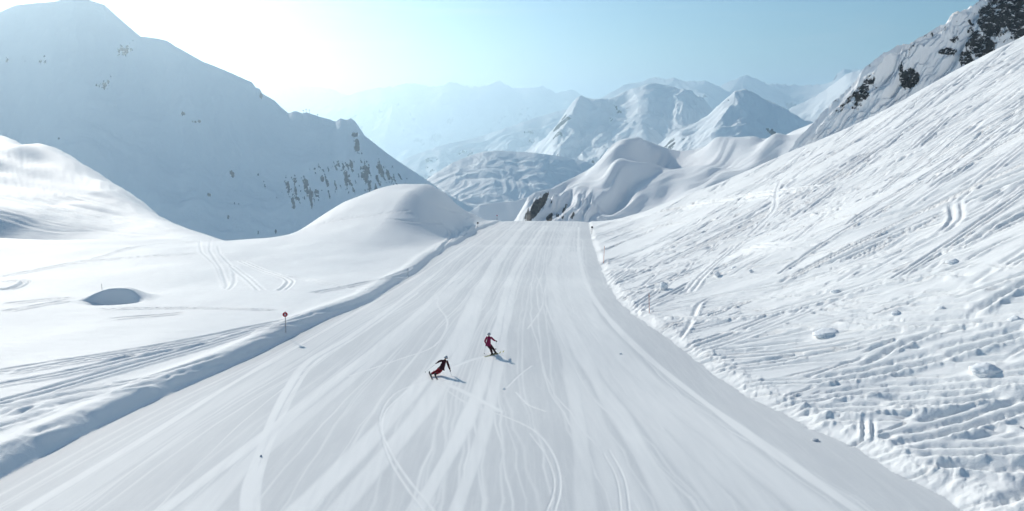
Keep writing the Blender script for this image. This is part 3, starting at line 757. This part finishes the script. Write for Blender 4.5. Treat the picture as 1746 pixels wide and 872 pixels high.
# valley floor, one sheet to the horizon
vr = np.geomspace(300, 60000, 90); va = np.linspace(-math.pi, math.pi, 181)
VX = vr[:, None] * np.sin(va); VY = vr[:, None] * np.cos(va)
VZ = -780 - 260 * smooth(600, 4000, vr)[:, None] - 500 * smooth(4000, 12000, vr)[:, None] + 40 * fbm(VX / 900, VY / 900, 4, 300) * smooth(400, 900, vr)[:, None]
tag(mesh_np('valley_floor', np.stack([VX, VY, VZ], -1).reshape(-1, 3), grid_quads(90, 181), MM_MID, {'rock': VX * 0}), kind='structure')

# the air: one even haze round everything
def box_mesh(name, lo, hi, mat):
    x0, y0, z0 = lo; x1, y1, z1 = hi
    co = [(x0, y0, z0), (x1, y0, z0), (x1, y1, z0), (x0, y1, z0), (x0, y0, z1), (x1, y0, z1), (x1, y1, z1), (x0, y1, z1)]
    q = [(0, 3, 2, 1), (4, 5, 6, 7), (0, 1, 5, 4), (1, 2, 6, 5), (2, 3, 7, 6), (3, 0, 4, 7)]
    return mesh_np(name, co, q, mat, smooth_shade=False)
hm = bpy.data.materials.new('haze_air'); hm.use_nodes = True
hm.node_tree.nodes.clear()
ho = hm.node_tree.nodes.new('ShaderNodeOutputMaterial'); hv = hm.node_tree.nodes.new('ShaderNodeVolumePrincipled')
hv.inputs['Color'].default_value = (0.76, 0.92, 1.0, 1)
hv.inputs['Density'].default_value = 1.15e-4
hv.inputs['Anisotropy'].default_value = 0.70
hm.node_tree.links.new(hv.outputs[0], ho.inputs['Volume'])
tag(box_mesh('haze', (-61000, -61000, -2400), (61000, 61000, 1000), hm), 'pale blue haze filling the valley air', 'haze', kind='stuff')


# ------------------------------------------------------------------ small things
def ground_z(x, y):
    """height of the finished snow surface (tracks included)"""
    return float(Gq(np.array([x]), np.array([y]), ZZ)[0])
def spot(px, py):
    x, y, z, ok = hit([px], [py])
    return float(x[0]), float(y[0]), ground_z(float(x[0]), float(y[0]))

def bm_obj(name, bm, mat, parent=None, smooth_shade=True):
    me = bpy.data.meshes.new(name); bm.to_mesh(me); bm.free()
    for p in me.polygons: p.use_smooth = smooth_shade
    me.materials.append(mat)
    o = bpy.data.objects.new(name, me); COL.objects.link(o)
    if parent: o.parent = parent
    return o

def tube(bm, pts, radii, seg=10, cap=True):
    pts = [Vector(p) for p in pts]; rings = []
    for i, p in enumerate(pts):
        d = (pts[min(i + 1, len(pts) - 1)] - pts[max(i - 1, 0)]).normalized()
        a = d.orthogonal().normalized() if i == 0 else (a - d * a.dot(d)).normalized()
        b = d.cross(a)
        rings.append([bm.verts.new(p + (a * math.cos(2 * math.pi * k / seg) + b * math.sin(2 * math.pi * k / seg)) * radii[i]) for k in range(seg)])
    for r0, r1 in zip(rings, rings[1:]):
        for k in range(seg): bm.faces.new((r0[k], r0[(k + 1) % seg], r1[(k + 1) % seg], r1[k]))
    if cap:
        bm.faces.new(rings[0][::-1]); bm.faces.new(rings[-1])

def tube_obj(name, pts, radii, mat, parent=None, seg=10):
    bm = bmesh.new(); tube(bm, pts, radii, seg); return bm_obj(name, bm, mat, parent)

def loft_obj(name, sections, mat, parent=None):
    """closed rings of equal length joined into one skin"""
    bm = bmesh.new(); rings = [[bm.verts.new(p) for p in s] for s in sections]; n = len(rings[0])
    for r0, r1 in zip(rings, rings[1:]):
        for k in range(n): bm.faces.new((r0[k], r0[(k + 1) % n], r1[(k + 1) % n], r1[k]))
    bm.faces.new(rings[0][::-1]); bm.faces.new(rings[-1])
    bmesh.ops.recalc_face_normals(bm, faces=bm.faces)
    return bm_obj(name, bm, mat, parent)

def empty(name, loc):
    e = bpy.data.objects.new(name, None); e.location = loc; e.empty_display_size = 0.3; COL.objects.link(e); return e

def skinned(name, verts, edges, radii, mat, parent=None, sub=2, root=0):
    me = bpy.data.meshes.new('skeleton'); me.from_pydata([tuple(v) for v in verts], edges, [])
    o = bpy.data.objects.new('skeleton', me); COL.objects.link(o)
    md = o.modifiers.new('s', 'SKIN'); md.use_smooth_shade = True; md.branch_smoothing = 0.6
    for i, r in enumerate(radii):
        sv = me.skin_vertices[0].data[i]; sv.radius = (r, r) if isinstance(r, float) else r
        sv.use_root = i == root
    o.modifiers.new('d', 'SUBSURF').levels = sub
    dg = bpy.context.evaluated_depsgraph_get(); dg.update()
    m2 = bpy.data.meshes.new_from_object(o.evaluated_get(dg)); m2.name = name
    bpy.data.objects.remove(o); bpy.data.meshes.remove(me)
    m2.materials.clear(); m2.materials.append(mat)
    for p in m2.polygons: p.use_smooth = True
    r = bpy.data.objects.new(name, m2); COL.objects.link(r)
    if parent: r.parent = parent
    return r

M_RED = mat_plain('red_paint', (0.50, 0.03, 0.05), 0.45)
M_WHITE = mat_plain('white_paint', (0.8, 0.8, 0.8), 0.5)
M_GREYM = mat_plain('grey_metal', (0.30, 0.27, 0.27), 0.45, 0.5, metal=0.4)
M_ORANGE = mat_plain('orange_plastic', (0.62, 0.13, 0.04), 0.5)
M_DARK = mat_plain('dark_plastic', (0.03, 0.03, 0.035), 0.5)
M_BLACKPOLE = mat_plain('grey_pole', (0.16, 0.15, 0.15), 0.5)
k_ = NT('lump_snow'); p_ = k_.n('ShaderNodeTexCoord').outputs['Object']
k_.l(k_.mix(k_.noise(p_, 6, 4), (0.84, 0.86, 0.88), (0.92, 0.92, 0.92)), k_.b.inputs['Base Color'])
k_.b.inputs['Roughness'].default_value = 0.65; k_.b.inputs['Specular IOR Level'].default_value = 0.2
k_.l(k_.bump(k_.noise(p_, 9, 5), 0.05, 0.7), k_.b.inputs['Normal'])
M_LUMP = k_.m

# the wind-scooped mound on the left field
mx, my, mz = spot(197, 512)
NU, NV = 90, 90
U = np.linspace(-5.5, 5.5, NU)[None]; V = np.sign(np.linspace(-1, 1, NV)) * np.abs(np.linspace(-1, 1, NV)) ** 1.4; V = (V * 5.0)[:, None]
Uw = U + 0 * V; Vw = V + 0 * U
lip = 0.75 - 0.065 * (Uw + 0.3) ** 2 + 0.18 * np.sin(Uw * 1.1 + 1.0)
bb = Vw - lip
hgt = 1.35 * np.exp(-(np.abs(Uw + 0.1) / 2.75) ** 3)
prof_ = np.where(bb > 0, np.exp(-(bb / 2.6) ** 2), np.maximum(0, 1 + bb / 0.75) ** 0.8)
hh = hgt * prof_ - 0.45 * np.exp(-(Uw / 2.4) ** 2 - ((Vw + 0.9) / 1.0) ** 2) * 0
edge_ = np.maximum(np.abs(Uw) / 5.5, np.abs(Vw) / 5.0)
gz_ = Gq(mx + Uw, my + Vw, ZZ)
hz_ = gz_ + hh - 0.02 - 0.12 * smooth(0.75, 1.0, edge_) + 0.02 * noise(Uw * 1.2, Vw * 1.2, 71)
mo = mesh_np('snow_mound', np.stack([Uw, Vw, hz_ - mz], -1).reshape(-1, 3), grid_quads(NV, NU), M_FIELD, {'churn': Uw * 0 + .1, 'scrape': Uw * 0})
mo.location = (mx, my, mz)
tag(mo, 'smooth snow mound with a dark blue scooped hollow in the left snowfield', 'snow mound')

# lumps of snow and ice on the right slope and crumbs on the piste
def lump(name, px, py, wpx, hpx, flat, seed, label, cat, group, mat=None, sunk=0.25):
    x, y, z = spot(px, py)
    mpp = math.sqrt(x * x + y * y + z * z) / F
    a = wpx * mpp / 2; h = hpx * mpp
    bm = bmesh.new(); bmesh.ops.create_icosphere(bm, subdivisions=4, radius=1.0)
    for v in bm.verts:
        c = v.co.copy()
        n = float(fbm(np.array([c.x * 1.3 + seed]), np.array([c.y * 1.3 + c.z * 1.7]), 3, seed)[0])
        n2 = float(noise(np.array([c.x * 4 + seed]), np.array([c.y * 4 + c.z * 3]), seed + 5)[0])
        q = c * (1 + 0.34 * n + 0.08 * n2)
        if flat: q.z *= 1 - 0.25 * max(0, -q.x)
        v.co = Vector((q.x * a, q.y * a * 0.9, q.z * h * (1.0 if flat else 0.5)))
    o = bm_obj(name, bm, mat or M_LUMP)
    o.location = (x, y, z + (0 if flat else h * (0.5 - sunk)))
    return tag(o, label, cat, group)
G1 = 'snow lumps on the right slope'
lump('snow_lump', 1132, 494, 14, 13, False, 3, 'round grey snow boulder lying just right of the orange pole', 'snow lump', G1, sunk=0.08)
lump('snow_lump', 1412, 569, 44, 8, True, 4, 'wide low snow hump in the clean patch at the middle of the slope', 'snow lump', G1)
lump('snow_lump', 1679, 633, 38, 11, True, 5, 'broad pointed snow lump near the right edge above the churned tracks', 'snow lump', G1)
lump('snow_lump', 1223, 471, 9, 8, False, 6, 'small snow ball a little up the slope from the round boulder', 'snow lump', G1, sunk=0.1)
lump('snow_lump', 1280, 464, 6, 5, False, 7, 'tiny snow ball up to the right of the small snow ball', 'snow lump', G1, sunk=0.1)
lump('snow_lump', 1252, 457, 8, 4, True, 8, 'tiny flat snow lump highest of the three small ones in a row', 'snow lump', G1)
lump('snow_lump', 1425, 497, 15, 4, True, 9, 'low snow lump beside the long curved track across the slope', 'snow lump', G1)
lump('snow_lump', 1528, 536, 13, 5, True, 10, 'small snow lump between the curved track and the wide churned track', 'snow lump', G1)
lump('snow_lump', 1564, 481, 12, 4, True, 11, 'snow lump under the upper diagonal tracks on the right slope', 'snow lump', G1)
lump('snow_lump', 1626, 447, 19, 5, True, 12, 'snow lump highest on the right slope, above the other lumps', 'snow lump', G1)
lump('snow_lump', 1605, 525, 12, 5, True, 13, 'small snow lump at the foot of the steep diagonal track', 'snow lump', G1)
lump('snow_lump', 1732, 545, 20, 8, True, 14, 'rough snow lump at the right edge of the photo', 'snow lump', G1)
G2 = 'crumbs of ice on the piste'
M_CRUMB = mat_plain('ice_crumb_grey', (0.55, 0.57, 0.60), 0.6, var=0.2)
lump('ice_chunk', 1390, 752, 10, 4, True, 21, 'grey ice chunk near the right rim of the piste in the foreground', 'ice chunk', G2, M_CRUMB)
lump('ice_chunk', 859, 664, 5, 2, True, 22, 'small ice chunk on the piste below the right skier', 'ice chunk', G2)
lump('ice_chunk', 1058, 604, 5, 2, True, 23, 'small ice chunk on the piste right of both skiers', 'ice chunk', G2)
lump('ice_chunk', 445, 779, 4, 3, True, 24, 'dark crumb of ice beside the curved track at the lower left of the piste', 'ice chunk', G2, M_CRUMB)

# markers
def pole_len(px, py0, py1):
    x, y, z = spot(px, py0)
    rx, rz = ray(px, py1)
    return (x, y, z), float(rz) * y - z
loc, L = pole_len(488, 568, 533)
e = empty('piste_sign', loc)
tag(e, 'round red piste sign with a white mark on a thin pole by the snow bank', 'sign')
tube_obj('pole', [(-0.04, 0, -0.4), (0.0, 0, L * 0.5), (0.035, 0, L - 0.05)], [0.028, 0.028, 0.028], M_GREYM, e)
disc_c = Vector((0.035, -0.05, L - 0.17))
bm = bmesh.new()
bmesh.ops.create_cone(bm, cap_ends=True, segments=40, radius1=0.21, radius2=0.21, depth=0.025, matrix=Matrix.Translation(disc_c) @ Matrix.Rotation(R(20), 4, 'Z') @ Matrix.Rotation(R(90), 4, 'X'))
disc = bm_obj('disc', bm, M_RED, e, False)
Q = Matrix.Translation(disc_c) @ Matrix.Rotation(R(20), 4, 'Z')
def flat_poly(name, pts, mat, parent, y0=-0.0175, th=0.006):
    bm = bmesh.new()
    f = [bm.verts.new(Q @ Vector((x, y0, z))) for x, z in pts]; b = [bm.verts.new(Q @ Vector((x, y0 + th, z))) for x, z in pts]
    bm.faces.new(f); bm.faces.new(b[::-1]); n = len(f)
    for i in range(n): bm.faces.new((f[i], b[i], b[(i + 1) % n], f[(i + 1) % n]))
    bmesh.ops.recalc_face_normals(bm, faces=bm.faces)
    return bm_obj(name, bm, mat, parent, False)
flat_poly('arrow_mark', [(-0.035, 0.09), (0.035, 0.09), (0.035, 0.0), (0.095, 0.0), (0.0, -0.11), (-0.095, 0.0), (-0.035, 0.0)], M_WHITE, disc)
bm = bmesh.new(); tube(bm, [(0.035, 0, L + 0.03), (0.035, 0, L + 0.09)], [0.03, 0.03]); bm_obj('cap', bm, M_RED, e)

loc, L = pole_len(1107, 536, 500)
e = empty('marker_pole', loc)
tag(e, 'tall thin orange marker pole beside the right edge of the piste', 'pole', 'piste edge poles')
tube_obj('pole', [(0.02, 0, -0.4), (-0.01, 0, 0.2), (-0.11, 0, L)], [0.024, 0.024, 0.022], M_ORANGE, e)
bm = bmesh.new(); tube(bm, [(-0.20, 0, L - 0.29), (0.04, 0, L - 0.30)], [0.02, 0.02]); bm_obj('crossbar', bm, M_ORANGE, e)
for (px, p0, p1, mat, lab, box) in [
        (695.5, 475, 457, M_BLACKPOLE, 'thin grey pole on the left bank halfway to the top of the piste', 0),
        (1009, 400, 386, M_BLACKPOLE, 'short pole with a dark box at the far right end of the piste', 0.55),
        (1029, 448, 420, M_ORANGE, 'slender faded pole on the right piste edge before the far box', 0),
        (814.5, 388, 379, M_GREYM, 'small dark marker on the knoll side of the piste near its far end', 0.5),
        (856, 377, 369, M_GREYM, 'tiny red marker standing at the far left end of the piste', 0.4),
        (174, 494, 484, M_GREYM, 'tiny stake poking out behind the scooped snow mound', 0)]:
    loc, L = pole_len(px, p0, p1)
    if px == 856: loc, L = (float(XL(246.0)) - 1.6, 246.0, ground_z(float(XL(246.0)) - 1.6, 246.0)), 1.9
    e = empty('marker_pole', loc); tag(e, lab, 'pole', 'piste edge poles')
    th = max(0.02, loc[1] / F * 0.35)
    tube_obj('pole', [(0, 0, -0.3), (0.03 * L, 0, L)], [th, th], mat, e, 8)
    if box:
        bm = bmesh.new(); bmesh.ops.create_cube(bm, size=1.0, matrix=Matrix.Translation((0.02 * L, -th - 0.03, L - box * 0.5)) @ Matrix.Diagonal((box, 0.06, box * 0.8, 1)))
        bmesh.ops.bevel(bm, geom=bm.edges[:], offset=0.02, segments=2, affect='EDGES')
        bm_obj('board', bm, M_RED if px == 856 else M_DARK, e, False)

# lift pylons on the saddle of the big mountain
for i, (px, h) in enumerate([(517, 11.0), (522, 12.0), (527.5, 12.5), (541, 8.0)]):
    az = math.atan2(float(ray(px, 190)[0]), 1.0)
    D = float(np.interp(az, BIG[0], BIG[1])); zc = float(np.interp(az, BIG[0], BIG[2]))
    e = empty('lift_pylon', (D * math.sin(az), D * math.cos(az), zc - 1.0))
    tag(e, ['leftmost of the lift pylons on the saddle of the left mountain', 'second lift pylon from the left on the saddle of the left mountain', 'third lift pylon from the left on the saddle of the left mountain', 'lowest lift pylon, right of the others on the saddle'][i], 'pylon', 'lift pylons on the mountain saddle')
    tube_obj('mast', [(0, 0, -2), (0, 0, h)], [0.6, 0.45], M_BLACKPOLE, e, 8)
    tube_obj('crossarm', [(-3.4, 0, h - 2.2), (3.4, 0, h - 1.9)], [0.5, 0.5], M_BLACKPOLE, e, 8)

# ------------------------------------------------------------------ skiers
M_SKIN = mat_plain('skin', (0.55, 0.33, 0.24), 0.55)
M_JACK_A = mat_plain('dark_plum_cloth', (0.040, 0.005, 0.012), 0.8, 0.2, 0.3, 14)
M_TROU_A = mat_plain('red_cloth', (0.30, 0.008, 0.022), 0.7, 0.2, 0.25, 14)
M_JACK_B = mat_plain('crimson_cloth', (0.30, 0.012, 0.070), 0.7, 0.2, 0.2, 14)
M_TROU_B = mat_plain('dark_wine_cloth', (0.050, 0.008, 0.014), 0.75, 0.2, 0.3, 14)
M_HELM = mat_plain('grey_helmet', (0.42, 0.43, 0.45), 0.35, 0.5, 0.15, 5)
M_BLACK = mat_plain('black_rubber', (0.012, 0.012, 0.014), 0.5)
M_SKI_A = mat_plain('grey_ski_top', (0.10, 0.08, 0.08), 0.35, 0.5, 0.3, 4)
M_SKI_B = mat_plain('yellow_ski_top', (0.48, 0.46, 0.16), 0.35, 0.5, 0.2, 4)
M_ALU = mat_plain('pole_alloy', (0.32, 0.33, 0.35), 0.35, 0.5, metal=0.6)

def skier(base_px, J, feet, ski_dir, mats, labels, face, baskets):
    """J: joint -> (px, py, metres away from the viewer relative to the base)"""
    bx, by, bz = spot(*base_px)
    ctr = Vector((bx, by, bz)); mpp = ctr.dot(Vector((0, CP, -SP))) / F
    dl = math.atan2(-bz, by); sd, cd = math.sin(dl), math.cos(dl)
    P = {}
    for n, (px, py, Y) in J.items():
        P[n] = Vector(((px - base_px[0]) * mpp, Y, ((base_px[1] - py) * mpp - Y * sd) / cd))
    fw = Vector((math.sin(face), math.cos(face), 0))
    # feet stand on skis on the snow
    for s in 'lr':
        fx, fy, fz = spot(*feet[s])
        P['sole_' + s] = Vector((fx, fy, fz)) - ctr
        P['ank_' + s] = P['sole_' + s] + Vector((0, 0, 0.17)) + (P['knee_' + s] - P['sole_' + s]) * 0.06
    mj, mt, msk = mats
    # body, one continuous surface
    up = (P['head'] - P['neck']).normalized()
    V, E, Rd = [], [], []
    def add(p, r, par=None):
        V.append(Vector(p)); Rd.append(r)
        if par is not None: E.append((par, len(V) - 1))
        return len(V) - 1
    pel = add(P['pel'], 0.125)
    wai = add(P['pel'].lerp(P['neck'], 0.35), 0.115, pel); che = add(P['pel'].lerp(P['neck'], 0.72), 0.14, wai)
    nk = add(P['neck'], 0.06, che); hd = add(P['neck'].lerp(P['head'], 0.75), 0.078, nk); ht = add(P['head'] + up * 0.045, 0.082, hd)
    nose = add(P['head'] + fw * 0.10 - up * 0.02, 0.016, hd)
    for s in 'lr':
        a = add(P['sho_' + s], 0.06, che); b = add(P['elb_' + s], 0.042, a); c = add(P['hand_' + s].lerp(P['elb_' + s], 0.22), 0.03, b); add(P['hand_' + s], 0.034, c)
        a = add(P['hip_' + s], 0.095, pel); b = add(P['knee_' + s], 0.058, a); c = add(P['ank_' + s], 0.042, b)
    body = skinned('person', V, E, Rd, M_SKIN)
    body.location = ctr
    tag(body, labels['person'], 'person')
    # jacket
    V, E, Rd = [], [], []
    hem = add(P['pel'].lerp(P['neck'], -0.10), 0.155); a0 = add(P['pel'].lerp(P['neck'], 0.12), 0.165, hem); a1 = add(P['pel'].lerp(P['neck'], 0.42), 0.155, a0)
    a2 = add(P['pel'].lerp(P['neck'], 0.75), 0.175, a1); a3 = add(P['neck'] - up * 0.01, 0.085, a2); add(P['neck'] + up * 0.05, 0.075, a3)
    for s in 'lr':
        b0 = add(P['sho_' + s], 0.088, a2); b1 = add(P['sho_' + s].lerp(P['elb_' + s], 0.5), 0.078, b0); b2 = add(P['elb_' + s], 0.066, b1); b3 = add(P['elb_' + s].lerp(P['hand_' + s], 0.45), 0.060, b2); add(P['elb_' + s].lerp(P['hand_' + s], 0.80), 0.050, b3)
    jk = skinned('jacket', V, E, [r * 1.16 for r in Rd], mj, body, root=1)
    # trousers
    V, E, Rd = [], [], []
    c0 = add(P['pel'].lerp(P['neck'], 0.10), 0.14); c1 = add(P['pel'], 0.15, c0)
    for s in 'lr':
        d0 = add(P['hip_' + s], 0.125, c1); d1 = add(P['hip_' + s].lerp(P['knee_' + s], 0.55), 0.102, d0); d2 = add(P['knee_' + s], 0.085, d1); d3 = add(P['knee_' + s].lerp(P['ank_' + s], 0.5), 0.088, d2); add(P['knee_' + s].lerp(P['ank_' + s], 1.0), 0.080, d3)
    skinned('trousers', V, E, [r * 1.15 for r in Rd], mt, body, root=1)
    # helmet with a rim, goggles on the face side
    bm = bmesh.new(); bmesh.ops.create_uvsphere(bm, u_segments=24, v_segments=16, radius=1.0)
    rt = fw.cross(up).normalized(); f2 = up.cross(rt).normalized()
    Mh = Matrix((rt, f2, up)).transposed().to_4x4()
    hc = P['head'] + up * 0.0
    for v in bm.verts:
        c = v.co
        if c.z < -0.35: c.z = -0.35 - (c.z + 0.35) * 0.1; c.x *= 0.96; c.y *= 0.96
        if c.z < 0.1 and c.y > 0.55: c.y = 0.55 + (c.y - 0.55) * 0.3
        v.co = hc + (Mh @ Vector((c.x * 0.135, c.y * 0.155, c.z * 0.145)))
    hel = bm_obj('helmet', bm, M_HELM, body)
    bm = bmesh.new(); bmesh.ops.create_uvsphere(bm, u_segments=16, v_segments=10, radius=1.0)
    for v in bm.verts: v.co = hc + (Mh @ Vector((v.co.x * 0.085, 0.085 + v.co.y * 0.045, -0.025 + v.co.z * 0.042)))
    bm_obj('goggles', bm, M_BLACK, hel)
    bm = bmesh.new(); n = 24
    tube(bm, [hc + (Mh @ Vector((math.cos(t) * 0.138, math.sin(t) * 0.158, -0.022))) for t in np.linspace(math.pi * 1.05, math.pi * 1.95, n)], [0.012] * n, 6); bm_obj('goggle_strap', bm, M_BLACK, hel)
    poles = {}
    for s in 'lr':
        # glove: palm, four fingers closed on the grip, thumb from the side
        h = P['hand_' + s]; ax = (h - P['elb_' + s]).normalized()
        tip = Vector(((baskets[s][0] - base_px[0]) * mpp, baskets[s][2], ((base_px[1] - baskets[s][1]) * mpp - baskets[s][2] * sd) / cd))
        pd = (tip - h).normalized()
        side = ax.cross(pd).normalized()
        V, E, Rd = [], [], []
        w0 = add(h - ax * 0.08, 0.036); w1 = add(h - ax * 0.02, 0.040, w0); w2 = add(h + ax * 0.045, 0.042, w1)
        gl = skinned('glove', V, E, Rd, M_BLACK, body)
        V, E, Rd = [], [], []
        bmg = bmesh.new()
        for q in range(4):
            o_ = h + ax * 0.045 + pd * (0.036 - q * 0.024)
            ln = (0.036, 0.042, 0.040, 0.032)[q]
            tube(bmg, [o_ - ax * 0.01, o_ + ax * ln * 0.8 + side * 0.006, o_ + ax * ln + side * 0.034, o_ + ax * ln * 0.25 + side * 0.050], [0.0105, 0.011, 0.0105, 0.009], 8)
        tube(bmg, [h - ax * 0.005 - pd * 0.03 + side * 0.012, h + ax * 0.03 - pd * 0.052 + side * 0.03, h + ax * 0.062 - pd * 0.046 + side * 0.045], [0.012, 0.012, 0.010], 8)
        fing = bm_obj('fingers', bmg, M_BLACK, gl)
        # boot
        so = P['sole_' + s]; kd = (P['knee_' + s] - so); kd = (kd + Vector((0, 0, 0.6))).normalized()
        sf = Vector((math.sin(ski_dir[s]), math.cos(ski_dir[s]), -PS * math.cos(ski_dir[s]))).normalized(); sr = sf.cross(Vector((0, 0, 1))).normalized(); su = sr.cross(sf)
        def ring(c, w, l, nrm_f):
            return [c + sr * (w * math.cos(t)) + nrm_f * (l * math.sin(t)) for t in np.linspace(0, 2 * math.pi, 14, endpoint=False)]
        foot_f = sf
        secs = [ring(so + su * 0.055 + sf * 0.03, 0.048, 0.155, foot_f), ring(so + su * 0.085 + sf * 0.03, 0.056, 0.162, foot_f), ring(so + su * 0.13 + sf * 0.01, 0.058, 0.13, foot_f), ring(so + su * 0.19 - sf * 0.02, 0.060, 0.085, foot_f),
                ring(so + su * 0.24 + (kd - su) * 0.10 - sf * 0.01, 0.060, 0.076, foot_f)]
        loft_obj('boot', secs, M_BLACK, body)
        # ski
        ske = None
        sx = so - Vector((0, 0, 0)); Ls = 1.68; secs = []
        for t in np.linspace(0, 1, 26):
            a = (t - 0.46) * Ls
            w = 0.042 + 0.022 * abs(t - 0.48) ** 1.4 * 2.2
            if t > 0.93: w *= max(0.15, 1 - ((t - 0.93) / 0.07) ** 2 * 0.85)
            lift = 0.012 + (0.16 * ((t - 0.86) / 0.14) ** 2 if t > 0.86 else 0) + (0.02 * ((0.05 - t) / 0.05) if t < 0.05 else 0)
            c = sf * a + su * lift
            secs.append([c - sr * w - su * 0.008, c + sr * w - su * 0.008, c + sr * w + su * 0.008, c - sr * w + su * 0.008])
        sk = loft_obj('ski', secs, msk); sk.location = ctr + sx
        for p in sk.data.polygons: p.use_smooth = False
        tag(sk, labels['ski_' + s], 'ski', 'skis on the two skiers')
        for off, ln in ((-0.15, 0.09), (0.19, 0.08)):
            bm = bmesh.new()
            bmesh.ops.create_cube(bm, size=1.0, matrix=Matrix.Translation(sf * off + su * 0.045) @ Matrix((sr, sf, su)).transposed().to_4x4() @ Matrix.Diagonal((0.06, ln, 0.05, 1)))
            bm_obj('binding', bm, M_BLACK, sk, False)
        # pole
        po = empty('ski_pole', ctr + h); tag(po, labels['pole_' + s], 'ski pole', 'ski poles held by the two skiers')
        d = tip - h; u_ = d.normalized()
        tube_obj('shaft', [-u_ * 0.06, d * 0.5, d + u_ * 0.07], [0.010, 0.009, 0.006], M_ALU, po, 8)
        tube_obj('grip', [-u_ * 0.09, -u_ * 0.07, u_ * 0.05, u_ * 0.07], [0.016, 0.020, 0.016, 0.013], M_BLACK, po, 10)
        tube_obj('basket', [d - u_ * 0.015, d, d + u_ * 0.012], [0.018, 0.052, 0.056], M_BLACK, po, 14)
    return body

skier((739, 641), dict(pel=(753.6, 627.4, 0.05), neck=(759.0, 614.6, 0.18), head=(760.4, 610.6, 0.22), sho_l=(754.6, 615.3, 0.14), sho_r=(762.4, 617.0, 0.14), elb_l=(748.4, 616.8, 0.30), hand_l=(743.9, 619.8, 0.45),
                       elb_r=(764.8, 624.5, 0.16), hand_r=(767.4, 632.2, 0.26), hip_l=(751.4, 627.2, 0.05), hip_r=(755.0, 629.0, 0.05), knee_l=(744.0, 633.0, 0.26), knee_r=(749.0, 634.6, 0.26)),
      dict(l=(734.8, 642.4), r=(742.6, 642.0)), dict(l=R(-14), r=R(-14)), (M_JACK_A, M_TROU_A, M_SKI_A),
      dict(person='person in dark plum jacket and red trousers leaning hard into a turn', ski_l='outer dark ski of the leaning skier in red trousers', ski_r='inner dark ski of the leaning skier in red trousers',
           pole_l='ski pole stretched out to the left by the leaning skier in red trousers', pole_r='ski pole hanging from the right hand of the leaning skier'), R(-8),
      dict(l=(725.2, 634.7, 0.1), r=(770.7, 645.0, -0.15)))
skier((842, 604.5), dict(pel=(833.0, 587.4, -0.05), neck=(833.9, 574.6, 0.05), head=(833.9, 570.6, 0.08), sho_l=(830.2, 575.6, 0.05), sho_r=(837.2, 575.6, 0.10), elb_l=(827.0, 581.6, -0.02), hand_l=(828.4, 586.2, 0.16),
                         elb_r=(841.4, 579.6, 0.18), hand_r=(846.2, 582.2, 0.30), hip_l=(831.4, 587.6, -0.05), hip_r=(835.2, 588.0, 0.0), knee_l=(836.4, 594.6, 0.14), knee_r=(840.6, 594.2, 0.20)),
      dict(l=(839.0, 605.8), r=(844.6, 604.2)), dict(l=R(48), r=R(48)), (M_JACK_B, M_TROU_B, M_SKI_B),
      dict(person='person in crimson jacket and dark wine trousers standing upright on yellow skis', ski_l='near yellow ski under the skier in the crimson jacket', ski_r='far yellow ski under the skier in the crimson jacket',
           pole_l='ski pole hanging at the left side of the skier in crimson', pole_r='ski pole below the outstretched right hand of the skier in crimson'), R(30),
      dict(l=(825.8, 602.6, 0.0), r=(845.0, 595.0, 0.62)))
